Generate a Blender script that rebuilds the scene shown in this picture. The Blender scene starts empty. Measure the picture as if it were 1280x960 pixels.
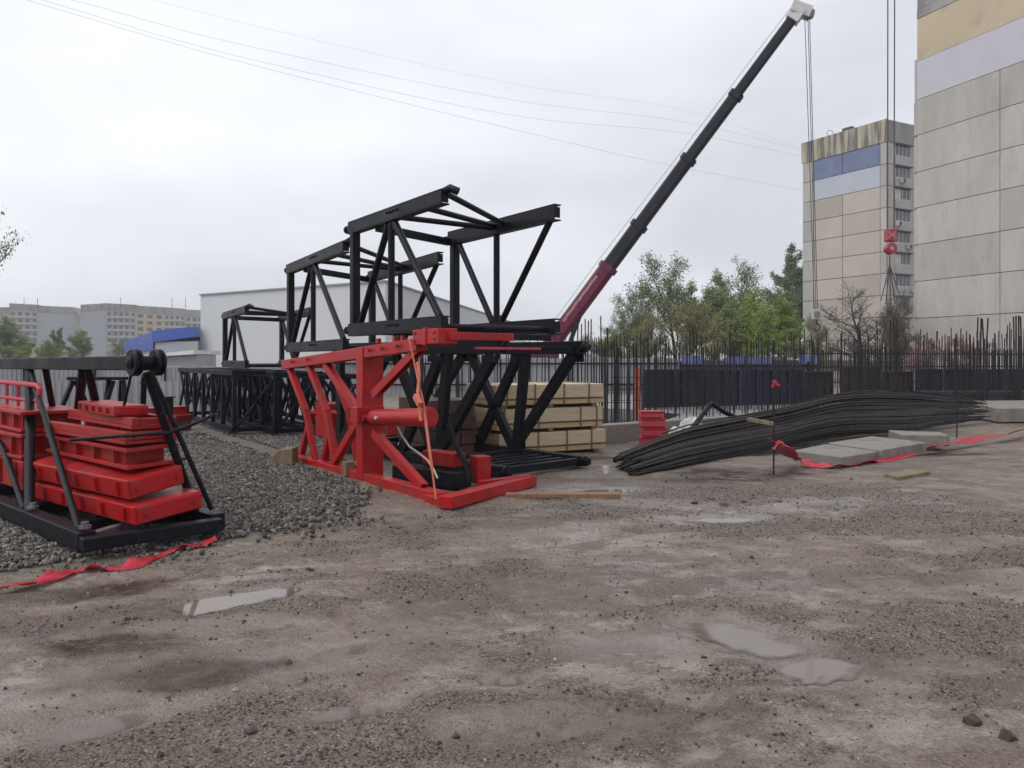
import bpy, math, random
import numpy as np
from mathutils import Vector, Matrix

random.seed(11)
rng = np.random.default_rng(5)
scene = bpy.context.scene
COL = scene.collection

# ------------------------------------------------------------------ camera calibration
CAM_H, FPX, HX, HY = 1.6, 960.0, 640.0, 448.0


def at(px, py, Y):
    """world point at distance Y in front of the camera"""
    return Vector(((px - HX) / FPX * Y, Y, CAM_H + (HY - py) / FPX * Y))


def gnd(px, py, z=0.0):
    Y = (CAM_H - z) * FPX / (py - HY)
    return Vector(((px - HX) / FPX * Y, Y, z))


def onp(px, py, P0, d):
    """point on the vertical plane through P0 with horizontal direction d"""
    k = (px - HX) / FPX
    t = (k * P0[1] - P0[0]) / (d[0] - k * d[1])
    return at(px, py, P0[1] + t * d[1])


HAZE = 0.0007


def V(*a):
    return Vector(a)


# ------------------------------------------------------------------ materials
def node(nt, kind, **kw):
    n = nt.nodes.new(kind)
    for k, v in kw.items():
        setattr(n, k, v)
    return n


def mat(name, c1, c2=None, scale=4.0, rough=(0.5, 0.7), metallic=0.0, bump=0.0, bscale=40.0,
        stretch=(1, 1, 1), contrast=(0.35, 0.65), c3=None, c3scale=1.0, c3range=(0.5, 0.7), spec=0.5, detail=6, grime=None):
    m = bpy.data.materials.new(name)
    m.use_nodes = True
    nt = m.node_tree
    b = nt.nodes['Principled BSDF']
    L = nt.links.new
    tc = node(nt, 'ShaderNodeTexCoord')
    mp = node(nt, 'ShaderNodeMapping')
    mp.inputs['Scale'].default_value = stretch
    L(tc.outputs['Object'], mp.inputs['Vector'])
    nz = node(nt, 'ShaderNodeTexNoise')
    nz.inputs['Scale'].default_value = scale
    nz.inputs['Detail'].default_value = detail
    nz.inputs['Roughness'].default_value = 0.62
    L(mp.outputs[0], nz.inputs['Vector'])
    cr = node(nt, 'ShaderNodeValToRGB')
    cr.color_ramp.elements[0].position, cr.color_ramp.elements[1].position = contrast
    c2 = c2 or c1
    cr.color_ramp.elements[0].color = (*c1, 1)
    cr.color_ramp.elements[1].color = (*c2, 1)
    L(nz.outputs['Fac'], cr.inputs[0])
    out = cr.outputs[0]
    if c3:
        n3 = node(nt, 'ShaderNodeTexNoise')
        n3.inputs['Scale'].default_value = c3scale
        n3.inputs['Detail'].default_value = 8
        n3.inputs['Roughness'].default_value = 0.7
        L(mp.outputs[0], n3.inputs['Vector'])
        r3 = node(nt, 'ShaderNodeMapRange')
        r3.inputs['From Min'].default_value, r3.inputs['From Max'].default_value = c3range
        L(n3.outputs['Fac'], r3.inputs['Value'])
        mx = node(nt, 'ShaderNodeMix', data_type='RGBA')
        mx.inputs[7].default_value = (*c3, 1)
        L(r3.outputs[0], mx.inputs[0])
        L(out, mx.inputs[6])
        out = mx.outputs[2]
    if grime:
        gc, gs, glo, ghi, gf = grime
        n4 = node(nt, 'ShaderNodeTexNoise')
        n4.inputs['Scale'].default_value = gs
        n4.inputs['Detail'].default_value = 12
        n4.inputs['Roughness'].default_value = 0.78
        L(mp.outputs[0], n4.inputs['Vector'])
        r4 = node(nt, 'ShaderNodeMapRange')
        r4.inputs['From Min'].default_value, r4.inputs['From Max'].default_value = glo, ghi
        r4.inputs['To Max'].default_value = gf
        L(n4.outputs['Fac'], r4.inputs['Value'])
        m4 = node(nt, 'ShaderNodeMix', data_type='RGBA')
        m4.inputs[7].default_value = (*gc, 1)
        L(r4.outputs[0], m4.inputs[0])
        L(out, m4.inputs[6])
        out = m4.outputs[2]
    L(out, b.inputs['Base Color'])
    mr = node(nt, 'ShaderNodeMapRange')
    mr.inputs['From Min'].default_value, mr.inputs['From Max'].default_value = 0.3, 0.7
    mr.inputs['To Min'].default_value, mr.inputs['To Max'].default_value = rough
    L(nz.outputs['Fac'], mr.inputs['Value'])
    L(mr.outputs[0], b.inputs['Roughness'])
    b.inputs['Metallic'].default_value = metallic
    b.inputs['Specular IOR Level'].default_value = spec
    if bump:
        nb = node(nt, 'ShaderNodeTexNoise')
        nb.inputs['Scale'].default_value = bscale
        nb.inputs['Detail'].default_value = 5
        L(mp.outputs[0], nb.inputs['Vector'])
        bp = node(nt, 'ShaderNodeBump')
        bp.inputs['Strength'].default_value = bump
        bp.inputs['Distance'].default_value = 0.02
        L(nb.outputs['Fac'], bp.inputs['Height'])
        L(bp.outputs[0], b.inputs['Normal'])
    return m


M = {}
M['black'] = mat('black_paint', (0.0035, 0.004, 0.0075), (0.008, 0.009, 0.015), 3.0, (0.35, 0.55), bump=0.1, bscale=30,
                 c3=(0.03, 0.026, 0.023), c3scale=4.0, c3range=(0.6, 0.9), spec=0.2,
                 grime=((0.075, 0.064, 0.055), 12.0, 0.54, 0.72, 0.7))
M['blackblue'] = mat('navy_black_paint', (0.005, 0.006, 0.013), (0.012, 0.015, 0.028), 3.0, (0.4, 0.6), bump=0.1, spec=0.14)
M['red'] = mat('red_paint', (0.38, 0.007, 0.010), (0.49, 0.011, 0.014), 2.5, (0.3, 0.5), bump=0.08, bscale=18,
               c3=(0.16, 0.02, 0.018), c3scale=2.2, c3range=(0.5, 0.75), spec=0.35,
               grime=((0.13, 0.085, 0.07), 9.0, 0.52, 0.68, 0.75))
M['redworn'] = mat('worn_red_paint', (0.34, 0.008, 0.008), (0.46, 0.014, 0.012), 3, (0.4, 0.6), bump=0.1, bscale=20,
                   c3=(0.12, 0.025, 0.02), c3scale=3.0, c3range=(0.5, 0.74), spec=0.35,
                   grime=((0.12, 0.085, 0.072), 11.0, 0.5, 0.66, 0.8))
M['redpink'] = mat('faded_red_paint', (0.45, 0.03, 0.06), (0.5, 0.05, 0.08), 3, (0.35, 0.55))
M['maroon'] = mat('maroon_paint', (0.12, 0.004, 0.036), (0.15, 0.007, 0.046), 1.0, (0.25, 0.4))
M['boom'] = mat('dark_boom_paint', (0.012, 0.013, 0.02), (0.02, 0.022, 0.031), 0.8, (0.35, 0.5), spec=0.3)
M['white'] = mat('white_paint', (0.6, 0.6, 0.6), (0.72, 0.72, 0.72), 2, (0.4, 0.6))
M['steel'] = mat('grey_steel', (0.16, 0.16, 0.17), (0.26, 0.26, 0.27), 8, (0.3, 0.5), metallic=0.6)
M['rope'] = mat('wire_rope', (0.05, 0.05, 0.055), (0.08, 0.08, 0.085), 8, (0.5, 0.6))
M['cable'] = mat('grey_cable', (0.33, 0.33, 0.35), (0.38, 0.38, 0.4), 8, (0.5, 0.6))
M['rubber'] = mat('tyre_rubber', (0.015, 0.015, 0.015), (0.03, 0.03, 0.03), 8, (0.7, 0.9))
M['rebar'] = mat('dark_rebar', (0.008, 0.0068, 0.0065), (0.026, 0.021, 0.02), 6, (0.4, 0.65), metallic=0.0, spec=0.22, bump=0.3, bscale=90,
                 c3=(0.06, 0.036, 0.026), c3scale=1.2, c3range=(0.5, 0.7))
_nt = M['rebar'].node_tree
_b = _nt.nodes['Principled BSDF']
_src = _b.inputs['Base Color'].links[0].from_socket
_oi = node(_nt, 'ShaderNodeObjectInfo')
_cr = node(_nt, 'ShaderNodeValToRGB')
_cr.color_ramp.elements[0].color = (0.35, 0.35, 0.35, 1)
_cr.color_ramp.elements[1].color = (2.6, 2.3, 2.15, 1)
_cr.color_ramp.elements.new(0.7).color = (0.9, 0.85, 0.85, 1)
_nt.links.new(_oi.outputs['Random'], _cr.inputs[0])
_mx = node(_nt, 'ShaderNodeMix', data_type='RGBA', blend_type='MULTIPLY')
_mx.inputs[0].default_value = 1.0
_nt.links.new(_src, _mx.inputs[6]); _nt.links.new(_cr.outputs[0], _mx.inputs[7])
_nt.links.new(_mx.outputs[2], _b.inputs['Base Color'])
M['rebarv'] = mat('upright_rebar', (0.012, 0.011, 0.014), (0.035, 0.029, 0.03), 3, (0.5, 0.75), spec=0.25,
                  c3=(0.07, 0.038, 0.026), c3scale=1.5, c3range=(0.55, 0.8))
M['ply'] = mat('pale_plywood', (0.5, 0.40, 0.265), (0.6, 0.49, 0.33), 3, (0.55, 0.7), stretch=(1, 1, 7), c3=(0.42, 0.32, 0.2),
               c3scale=1.3, c3range=(0.5, 0.8))
M['plyedge'] = mat('plywood_edges', (0.4, 0.27, 0.14), (0.6, 0.45, 0.26), 2, (0.6, 0.75), stretch=(0.4, 0.4, 45), bump=0.2, bscale=8)
M['strap'] = mat('brown_strap', (0.16, 0.075, 0.03), (0.2, 0.1, 0.045), 5, (0.4, 0.6))
M['timber'] = mat('wet_timber', (0.2, 0.1, 0.05), (0.3, 0.17, 0.09), 4, (0.4, 0.65), stretch=(6, 6, 1), bump=0.3, bscale=15)
M['oldred'] = mat('dark_reddish_wood', (0.06, 0.03, 0.02), (0.14, 0.075, 0.05), 4, (0.5, 0.7), stretch=(6, 6, 1), bump=0.3, bscale=15)
M['oldwood'] = mat('old_wood', (0.14, 0.1, 0.055), (0.27, 0.21, 0.13), 5, (0.6, 0.8), stretch=(3, 3, 1), bump=0.4, bscale=20)
M['concrete'] = mat('grey_concrete', (0.19, 0.176, 0.152), (0.28, 0.262, 0.232), 2.5, (0.6, 0.8), bump=0.35, bscale=30,
                    c3=(0.11, 0.095, 0.078), c3scale=2.4, c3range=(0.48, 0.7), grime=((0.36, 0.34, 0.31), 9.0, 0.55, 0.7, 0.6))
M['padwet'] = mat('wet_concrete', (0.2, 0.195, 0.185), (0.3, 0.29, 0.27), 0.5, (0.2, 0.5), bump=0.15, bscale=12)
M['panel'] = mat('weathered_panel', (0.43, 0.415, 0.385), (0.52, 0.5, 0.465), 0.35, (0.75, 0.9), bump=0.3, bscale=9, stretch=(1.6, 1.6, 0.5),
                 c3=(0.385, 0.365, 0.34), c3scale=0.9, c3range=(0.48, 0.75), detail=10, grime=((0.55, 0.535, 0.5), 4.0, 0.5, 0.7, 0.5))
M['joint'] = mat('dark_joint', (0.075, 0.068, 0.062), (0.11, 0.1, 0.09), 2, (0.8, 0.9))
M['lilac'] = mat('lilac_paint', (0.52, 0.51, 0.57), (0.56, 0.55, 0.605), 0.4, (0.7, 0.85))
M['beige'] = mat('sand_paint', (0.5, 0.42, 0.29), (0.56, 0.47, 0.33), 0.3, (0.7, 0.85), c3=(0.36, 0.27, 0.2), c3scale=0.5, c3range=(0.55, 0.8))
M['taupe'] = mat('taupe_panel', (0.45, 0.41, 0.355), (0.5, 0.455, 0.395), 0.25, (0.75, 0.9), c3=(0.41, 0.36, 0.32), c3scale=0.6, c3range=(0.55, 0.8))
for _n in ('panel', 'taupe'):
    _nt = M[_n].node_tree
    _b = _nt.nodes['Principled BSDF']
    _src = _b.inputs['Base Color'].links[0].from_socket
    _oi = node(_nt, 'ShaderNodeObjectInfo')
    _cr = node(_nt, 'ShaderNodeValToRGB')
    _cr.color_ramp.elements[0].color = (0.86, 0.855, 0.85, 1)
    _cr.color_ramp.elements[1].color = (1.06, 1.05, 1.04, 1)
    _nt.links.new(_oi.outputs['Random'], _cr.inputs[0])
    _mx = node(_nt, 'ShaderNodeMix', data_type='RGBA', blend_type='MULTIPLY')
    _mx.inputs[0].default_value = 1.0
    _nt.links.new(_src, _mx.inputs[6]); _nt.links.new(_cr.outputs[0], _mx.inputs[7])
    _nt.links.new(_mx.outputs[2], _b.inputs['Base Color'])
M['blueband'] = mat('slate_blue_paint', (0.13, 0.16, 0.27), (0.175, 0.21, 0.34), 0.35, (0.7, 0.85))
M['ltblue'] = mat('pale_blue_paint', (0.44, 0.48, 0.54), (0.48, 0.52, 0.58), 0.3, (0.7, 0.85))
M['parapet'] = mat('stained_parapet', (0.14, 0.13, 0.115), (0.46, 0.42, 0.31), 1.1, (0.8, 0.9), stretch=(1.3, 1.3, 0.12), contrast=(0.42, 0.58))
M['parapet2'] = mat('stained_grey_parapet', (0.2, 0.195, 0.185), (0.38, 0.37, 0.35), 0.5, (0.8, 0.9), stretch=(1, 1, 0.2))
M['glass'] = mat('window_glass', (0.03, 0.036, 0.045), (0.09, 0.1, 0.12), 0.8, (0.05, 0.12), spec=0.8)
M['frame'] = mat('white_window_frame', (0.5, 0.5, 0.49), (0.62, 0.62, 0.6), 3, (0.4, 0.6))
M['balcony'] = mat('balcony_panel', (0.4, 0.4, 0.385), (0.48, 0.47, 0.45), 0.8, (0.7, 0.85))
M['shed'] = mat('warehouse_cladding', (0.58, 0.605, 0.635), (0.61, 0.635, 0.665), 0.1, (0.5, 0.65))
M['shedside'] = mat('warehouse_trim', (0.3, 0.33, 0.37), (0.33, 0.36, 0.4), 0.1, (0.5, 0.6))
M['blueroof'] = mat('blue_metal_roof', (0.016, 0.06, 0.33), (0.024, 0.08, 0.4), 0.2, (0.4, 0.55))
M['farwall'] = mat('far_block_wall', (0.34, 0.335, 0.32), (0.42, 0.41, 0.39), 0.1, (0.8, 0.9))
M['farpale'] = mat('far_block_blue_wall', (0.36, 0.38, 0.42), (0.4, 0.42, 0.46), 0.1, (0.8, 0.9))
M['faryellow'] = mat('far_block_yellow_wall', (0.46, 0.39, 0.24), (0.5, 0.43, 0.28), 0.1, (0.8, 0.9))
M['fargreen'] = mat('far_block_sand_wall', (0.36, 0.34, 0.27), (0.41, 0.39, 0.31), 0.1, (0.8, 0.9))
M['fence'] = mat('galvanised_sheet', (0.3, 0.3, 0.32), (0.38, 0.38, 0.4), 0.7, (0.4, 0.55), metallic=0.2)
M['fenceblue'] = mat('blue_sheet', (0.1, 0.12, 0.3), (0.15, 0.18, 0.4), 0.7, (0.4, 0.55))
M['fencedark'] = mat('dark_sheet', (0.04, 0.042, 0.06), (0.08, 0.085, 0.12), 0.7, (0.5, 0.6), c3=(0.18, 0.18, 0.2), c3scale=1.2, c3range=(0.5, 0.7))
M['navy'] = mat('navy_formwork', (0.012, 0.015, 0.055), (0.022, 0.03, 0.1), 1.4, (0.4, 0.6), c3=(0.05, 0.045, 0.05), c3scale=2, c3range=(0.55, 0.8))
M['formply'] = mat('dark_form_ply', (0.022, 0.02, 0.022), (0.045, 0.04, 0.038), 1.4, (0.35, 0.6))
M['brownform'] = mat('brown_form_ply', (0.04, 0.028, 0.022), (0.075, 0.05, 0.036), 1.6, (0.5, 0.7))
M['orange'] = mat('orange_plastic', (0.5, 0.09, 0.03), (0.6, 0.13, 0.05), 3, (0.4, 0.6))
M['sack'] = mat('white_sack_fabric', (0.48, 0.47, 0.45), (0.62, 0.61, 0.59), 6, (0.7, 0.9), bump=0.5, bscale=18)
M['tape'] = mat('red_warning_tape', (0.48, 0.015, 0.035), (0.62, 0.03, 0.055), 6, (0.3, 0.5), c3=(0.3, 0.1, 0.09), c3scale=5, c3range=(0.55, 0.8))
M['tape'].node_tree.nodes['Principled BSDF'].inputs['Alpha'].default_value = 0.8
M['strapor'] = mat('orange_strap', (0.6, 0.15, 0.08), (0.7, 0.22, 0.13), 12, (0.5, 0.7), c3=(0.5, 0.4, 0.34), c3scale=14, c3range=(0.55, 0.7))
M['palered'] = mat('worn_pale_stripe', (0.4, 0.2, 0.2), (0.5, 0.33, 0.32), 6, (0.5, 0.6))
M['hookred'] = mat('hook_red_paint', (0.3, 0.012, 0.025), (0.4, 0.03, 0.05), 3, (0.4, 0.6), c3=(0.35, 0.2, 0.2), c3scale=4, c3range=(0.5, 0.65))
M['hose'] = mat('pale_hose', (0.42, 0.38, 0.31), (0.5, 0.46, 0.38), 8, (0.4, 0.6))
M['bark'] = mat('tree_bark', (0.028, 0.023, 0.019), (0.055, 0.046, 0.037), 4, (0.8, 0.95), bump=0.4, bscale=12)
M['barkgrey'] = mat('bare_twigs', (0.05, 0.038, 0.034), (0.085, 0.066, 0.058), 4, (0.8, 0.95))
M['leaf1'] = mat('spring_leaves', (0.17, 0.235, 0.04), (0.32, 0.4, 0.1), 0.8, (0.6, 0.75))
M['leaf2'] = mat('olive_leaves', (0.14, 0.185, 0.055), (0.25, 0.3, 0.1), 0.8, (0.6, 0.75))
M['leaf3'] = mat('dark_green_leaves', (0.09, 0.15, 0.06), (0.17, 0.25, 0.1), 0.8, (0.6, 0.75))
M['leaf4'] = mat('russet_leaves', (0.19, 0.18, 0.075), (0.29, 0.27, 0.13), 0.8, (0.6, 0.75))
M['leafgrey'] = mat('grey_green_leaves', (0.15, 0.19, 0.085), (0.25, 0.295, 0.15), 0.8, (0.6, 0.75))
M['leafbrown'] = mat('brown_buds', (0.09, 0.07, 0.045), (0.16, 0.13, 0.075), 0.8, (0.6, 0.75))
M['blossom'] = mat('pink_blossom', (0.36, 0.16, 0.18), (0.52, 0.4, 0.38), 2.5, (0.6, 0.75))
M['gravel'] = mat('crushed_stone', (0.028, 0.025, 0.023), (0.145, 0.132, 0.12), 9, (0.4, 0.7), c3=(0.2, 0.185, 0.165), c3scale=14, c3range=(0.6, 0.75))
M['stone'] = mat('loose_stone', (0.04, 0.034, 0.03), (0.125, 0.11, 0.098), 7, (0.35, 0.7))
M['graffiti'] = mat('graffiti_paint', (0.2, 0.13, 0.17), (0.42, 0.33, 0.35), 3, (0.6, 0.8))


def stone_mat(name, cols, rough=(0.4, 0.75)):
    m = bpy.data.materials.new(name)
    m.use_nodes = True
    nt = m.node_tree
    b = nt.nodes['Principled BSDF']
    ge = node(nt, 'ShaderNodeNewGeometry')
    cr = node(nt, 'ShaderNodeValToRGB')
    e = cr.color_ramp.elements
    e[0].position, e[0].color = 0.0, (*cols[0], 1)
    e[1].position, e[1].color = 1.0, (*cols[-1], 1)
    for i, c in enumerate(cols[1:-1]):
        x = e.new((i + 1) / (len(cols) - 1)); x.color = (*c, 1)
    nt.links.new(ge.outputs['Random Per Island'], cr.inputs[0])
    tc = node(nt, 'ShaderNodeTexCoord')
    nz = node(nt, 'ShaderNodeTexNoise'); nz.inputs['Scale'].default_value = 70; nz.inputs['Detail'].default_value = 4
    nt.links.new(tc.outputs['Object'], nz.inputs['Vector'])
    mx = node(nt, 'ShaderNodeMix', data_type='RGBA', blend_type='MULTIPLY'); mx.inputs[0].default_value = 0.7
    cr2 = node(nt, 'ShaderNodeValToRGB')
    cr2.color_ramp.elements[0].position, cr2.color_ramp.elements[0].color = 0.3, (0.5, 0.5, 0.5, 1)
    cr2.color_ramp.elements[1].position, cr2.color_ramp.elements[1].color = 0.65, (1.3, 1.3, 1.3, 1)
    nt.links.new(nz.outputs['Fac'], cr2.inputs[0])
    nt.links.new(cr.outputs[0], mx.inputs[6]); nt.links.new(cr2.outputs[0], mx.inputs[7])
    nt.links.new(mx.outputs[2], b.inputs['Base Color'])
    mr = node(nt, 'ShaderNodeMapRange'); mr.inputs['To Min'].default_value, mr.inputs['To Max'].default_value = rough
    nt.links.new(nz.outputs['Fac'], mr.inputs['Value']); nt.links.new(mr.outputs[0], b.inputs['Roughness'])
    b.inputs['Specular IOR Level'].default_value = 0.4
    return m


M['gravel'] = stone_mat('crushed_stone', [(0.03, 0.025, 0.022), (0.065, 0.056, 0.049), (0.1, 0.088, 0.077), (0.155, 0.137, 0.122), (0.26, 0.235, 0.21)])
M['stone'] = stone_mat('loose_stone', [(0.03, 0.025, 0.022), (0.05, 0.042, 0.037), (0.085, 0.072, 0.063), (0.15, 0.132, 0.118), (0.3, 0.275, 0.25)])


# ------------------------------------------------------------------ mesh builder
class MB:
    def __init__(s):
        s.v, s.f = [], []

    def add(s, vs, fs):
        o = len(s.v)
        s.v += [tuple(x) for x in vs]
        s.f += [tuple(i + o for i in f) for f in fs]
        return s

    def hexa(s, c):
        """8 corners: bottom 0-3 counter-clockwise, top 4-7"""
        return s.add(c, [(3, 2, 1, 0), (4, 5, 6, 7), (0, 1, 5, 4), (1, 2, 6, 5), (2, 3, 7, 6), (3, 0, 4, 7)])

    def box(s, c, size, ax=None, ay=None, az=None):
        ax = Vector(ax or (1, 0, 0)); ay = Vector(ay or (0, 1, 0)); az = Vector(az or (0, 0, 1))
        c = Vector(c); a, b, d = (x / 2 for x in size)
        p = []
        for z in (-d, d):
            for x, y in ((-a, -b), (a, -b), (a, b), (-a, b)):
                p.append(c + ax * x + ay * y + az * z)
        return s.hexa(p)

    def bar(s, p, q, w, h, up=(0, 0, 1)):
        """rectangular bar from p to q: w sideways, h along 'up'"""
        p, q = Vector(p), Vector(q)
        d = (q - p).normalized()
        up = Vector(up)
        sd = d.cross(up)
        if sd.length < 1e-4:
            sd = d.cross(Vector((1, 0.3, 0)))
        sd.normalize()
        up = sd.cross(d).normalized()
        c = []
        for e in (p, q):
            for a, b in ((-1, -1), (1, -1), (1, 1), (-1, 1)):
                c.append(e + sd * a * w / 2 + up * b * h / 2)
        return s.hexa(c)

    def channel(s, p, q, w, h, t=0.012, up=(0, 0, 1), side=1):
        """C-section: web on one side with two flanges"""
        p, q = Vector(p), Vector(q)
        d = (q - p).normalized()
        sd = d.cross(Vector(up)).normalized()
        u = sd.cross(d).normalized()
        o = sd * (side * (w / 2 - t / 2))
        s.bar(p + o, q + o, t, h - 2 * t - 0.002, up)
        s.bar(p + u * (h / 2 - t / 2), q + u * (h / 2 - t / 2), w, t, up)
        s.bar(p - u * (h / 2 - t / 2), q - u * (h / 2 - t / 2), w, t, up)
        return s

    def tube(s, pts, r, n=8, caps=True):
        pts = [Vector(p) for p in pts]
        rs = r if isinstance(r, (list, tuple)) else [r] * len(pts)
        rings = []
        prev = None
        for i, p in enumerate(pts):
            a = pts[max(i - 1, 0)]; b = pts[min(i + 1, len(pts) - 1)]
            d = (b - a).normalized()
            if prev is None:
                e = d.cross(Vector((0, 0, 1)))
                if e.length < 1e-3:
                    e = d.cross(Vector((1, 0, 0)))
            else:
                e = prev - d * prev.dot(d)
                if e.length < 1e-5:
                    e = d.cross(Vector((0, 0, 1)))
            e.normalize(); prev = e
            f = d.cross(e)
            rings.append([p + (e * math.cos(t) + f * math.sin(t)) * rs[i] for t in (2 * math.pi * k / n for k in range(n))])
        o = []
        fs = []
        for rg in rings:
            o += rg
        for i in range(len(rings) - 1):
            for k in range(n):
                k2 = (k + 1) % n
                fs.append((i * n + k, i * n + k2, (i + 1) * n + k2, (i + 1) * n + k))
        if caps:
            fs.append(tuple(range(n - 1, -1, -1)))
            fs.append(tuple((len(rings) - 1) * n + k for k in range(n)))
        return s.add(o, fs)

    def lathe(s, c, axis, prof, n=24):
        """prof: list of (distance along axis, radius)"""
        axis = Vector(axis).normalized(); c = Vector(c)
        e = axis.cross(Vector((0, 0, 1)))
        if e.length < 1e-3:
            e = Vector((1, 0, 0))
        e.normalize(); f = axis.cross(e)
        vs, fs = [], []
        for a, r in prof:
            vs += [c + axis * a + (e * math.cos(t) + f * math.sin(t)) * r for t in (2 * math.pi * k / n for k in range(n))]
        for i in range(len(prof) - 1):
            for k in range(n):
                k2 = (k + 1) % n
                fs.append((i * n + k, i * n + k2, (i + 1) * n + k2, (i + 1) * n + k))
        fs.append(tuple(range(n - 1, -1, -1)))
        fs.append(tuple((len(prof) - 1) * n + k for k in range(n)))
        return s.add(vs, fs)

    def prism(s, poly, z0, z1):
        n = len(poly)
        vs = [(x, y, z0) for x, y in poly] + [(x, y, z1) for x, y in poly]
        fs = [tuple(range(n - 1, -1, -1)), tuple(range(n, 2 * n))]
        fs += [(i, (i + 1) % n, n + (i + 1) % n, n + i) for i in range(n)]
        return s.add(vs, fs)

    def build(s, name, m, parent=None, bevel=0.0, smooth=False, loc=None):
        off = Vector((0, 0, 0))
        if parent is not None:
            q = parent
            while q is not None:
                off += q.location
                q = q.parent
        if loc is not None:
            off = off + Vector(loc) if parent is not None else Vector(loc)
        me = bpy.data.meshes.new(name)
        me.from_pydata([(x - off.x, y - off.y, z - off.z) for x, y, z in s.v], [], s.f)
        me.materials.append(m)
        import bmesh
        bm = bmesh.new(); bm.from_mesh(me)
        bmesh.ops.recalc_face_normals(bm, faces=bm.faces)
        bm.to_mesh(me); bm.free()
        if smooth:
            me.polygons.foreach_set('use_smooth', [True] * len(me.polygons))
            me.set_sharp_from_angle(angle=math.radians(40))
        o = bpy.data.objects.new(name, me)
        COL.objects.link(o)
        if parent is not None:
            o.parent = parent
        if loc is not None:
            o.location = loc
        if bevel:
            b = o.modifiers.new('bevel', 'BEVEL')
            b.width = bevel; b.segments = 2; b.limit_method = 'ANGLE'
        return o


def tag(o, label=None, cat=None, group=None, kind=None):
    if label: o['label'] = label
    if cat: o['category'] = cat
    if group: o['group'] = group
    if kind: o['kind'] = kind
    return o


def thing(name, label, cat, loc, group=None):
    o = bpy.data.objects.new(name, None)
    o.empty_display_size = 0.2
    COL.objects.link(o)
    o.location = Vector(loc)
    return tag(o, label, cat, group)


def fastmesh(name, verts, tris, m, smooth=False):
    me = bpy.data.meshes.new(name)
    nv, nf = len(verts), len(tris)
    k = tris.shape[1]
    me.vertices.add(nv)
    me.vertices.foreach_set('co', np.ascontiguousarray(verts, dtype=np.float32).ravel())
    me.loops.add(nf * k)
    me.loops.foreach_set('vertex_index', np.ascontiguousarray(tris, dtype=np.int32).ravel())
    me.polygons.add(nf)
    me.polygons.foreach_set('loop_start', np.arange(0, nf * k, k, dtype=np.int32))
    me.polygons.foreach_set('use_smooth', np.full(nf, smooth))
    me.update(calc_edges=True)
    me.materials.append(m)
    return me


def meshobj(name, me, parent=None):
    o = bpy.data.objects.new(name, me)
    COL.objects.link(o)
    if parent is not None:
        o.parent = parent
    return o


# ------------------------------------------------------------------ numpy value noise
def vnoise(x, y, seed=0):
    xi = np.floor(x).astype(np.int64); yi = np.floor(y).astype(np.int64)
    xf = x - xi; yf = y - yi
    u = xf * xf * (3 - 2 * xf); v = yf * yf * (3 - 2 * yf)

    def h(a, b):
        n = (a * 374761393 + b * 668265263 + seed * 974634777) & 0x7fffffff
        n = ((n ^ (n >> 13)) * 1274126177) & 0x7fffffff
        n = (n ^ (n >> 16)) & 0xffff
        return n / 65535.0
    return (h(xi, yi) * (1 - u) + h(xi + 1, yi) * u) * (1 - v) + (h(xi, yi + 1) * (1 - u) + h(xi + 1, yi + 1) * u) * v


def fbm(x, y, seed=0, oct=4, gain=0.5):
    a, s, t = 1.0, 0, 0
    for i in range(oct):
        s = s + a * vnoise(x * 2 ** i + 17.3 * i, y * 2 ** i + 9.1 * i, seed + i)
        t += a; a *= gain
    return s / t


def sstep(a, b, x):
    t = np.clip((x - a) / (b - a), 0, 1)
    return t * t * (3 - 2 * t)


# ------------------------------------------------------------------ ground
# puddles: centre x, y, long axis direction, half length, half width
PUD = [(-1.86, 5.14, (0.79, 0.61), 0.50, 0.17),
       (1.40, 4.32, (0.59, -0.81), 0.58, 0.27),
       (2.10, 7.68, (1.0, 0.1), 0.55, 0.17),
       (-0.05, 3.86, (1.0, 0.15), 0.17, 0.07),
       (0.62, 4.3, (1.0, -0.25), 0.5, 0.14),
       (-0.95, 4.25, (0.8, 0.45), 0.42, 0.15),
       (-1.75, 3.45, (0.8, 0.5), 0.36, 0.12),
       (-1.45, 4.62, (0.9, 0.3), 0.22, 0.07),
       (-0.75, 3.5, (0.9, 0.3), 0.24, 0.07),
       (1.1, 9.3, (1, 0.2), 0.6, 0.16),
       (-0.55, 6.35, (0.9, 0.5), 0.13, 0.05)]
WET = [(-0.05, 3.86, (1.0, 0.15), 0.2, 0.1), (0.75, 4.35, (1, 0.1), 0.55, 0.35), (-0.95, 4.3, (0.8, 0.5), 0.75, 0.4), (-2.3, 3.4, (0.7, 0.6), 0.8, 0.35),
       (-1.9, 4.6, (0.9, 0.3), 0.6, 0.2), (0.2, 3.4, (1, 0), 0.6, 0.22), (1.55, 8.4, (1, -0.2), 0.7, 0.3), (-3.3, 5.2, (0.9, 0.4), 0.6, 0.25)]


def ell(x, y, P):
    cx, cy, d, a, b = P
    n = math.hypot(*d); dx, dy = d[0] / n, d[1] / n
    u = (x - cx) * dx + (y - cy) * dy
    v = -(x - cx) * dy + (y - cy) * dx
    w = 0.6 * (fbm(x * 6, y * 6, 77, 3) - 0.5) + (1.0 * (fbm(x * 3.1 + cx, y * 3.1, 87, 2) - 0.5) if a * b < 0.07 else 0)
    return np.sqrt((u / a) ** 2 + (v / b) ** 2) + w


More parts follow.
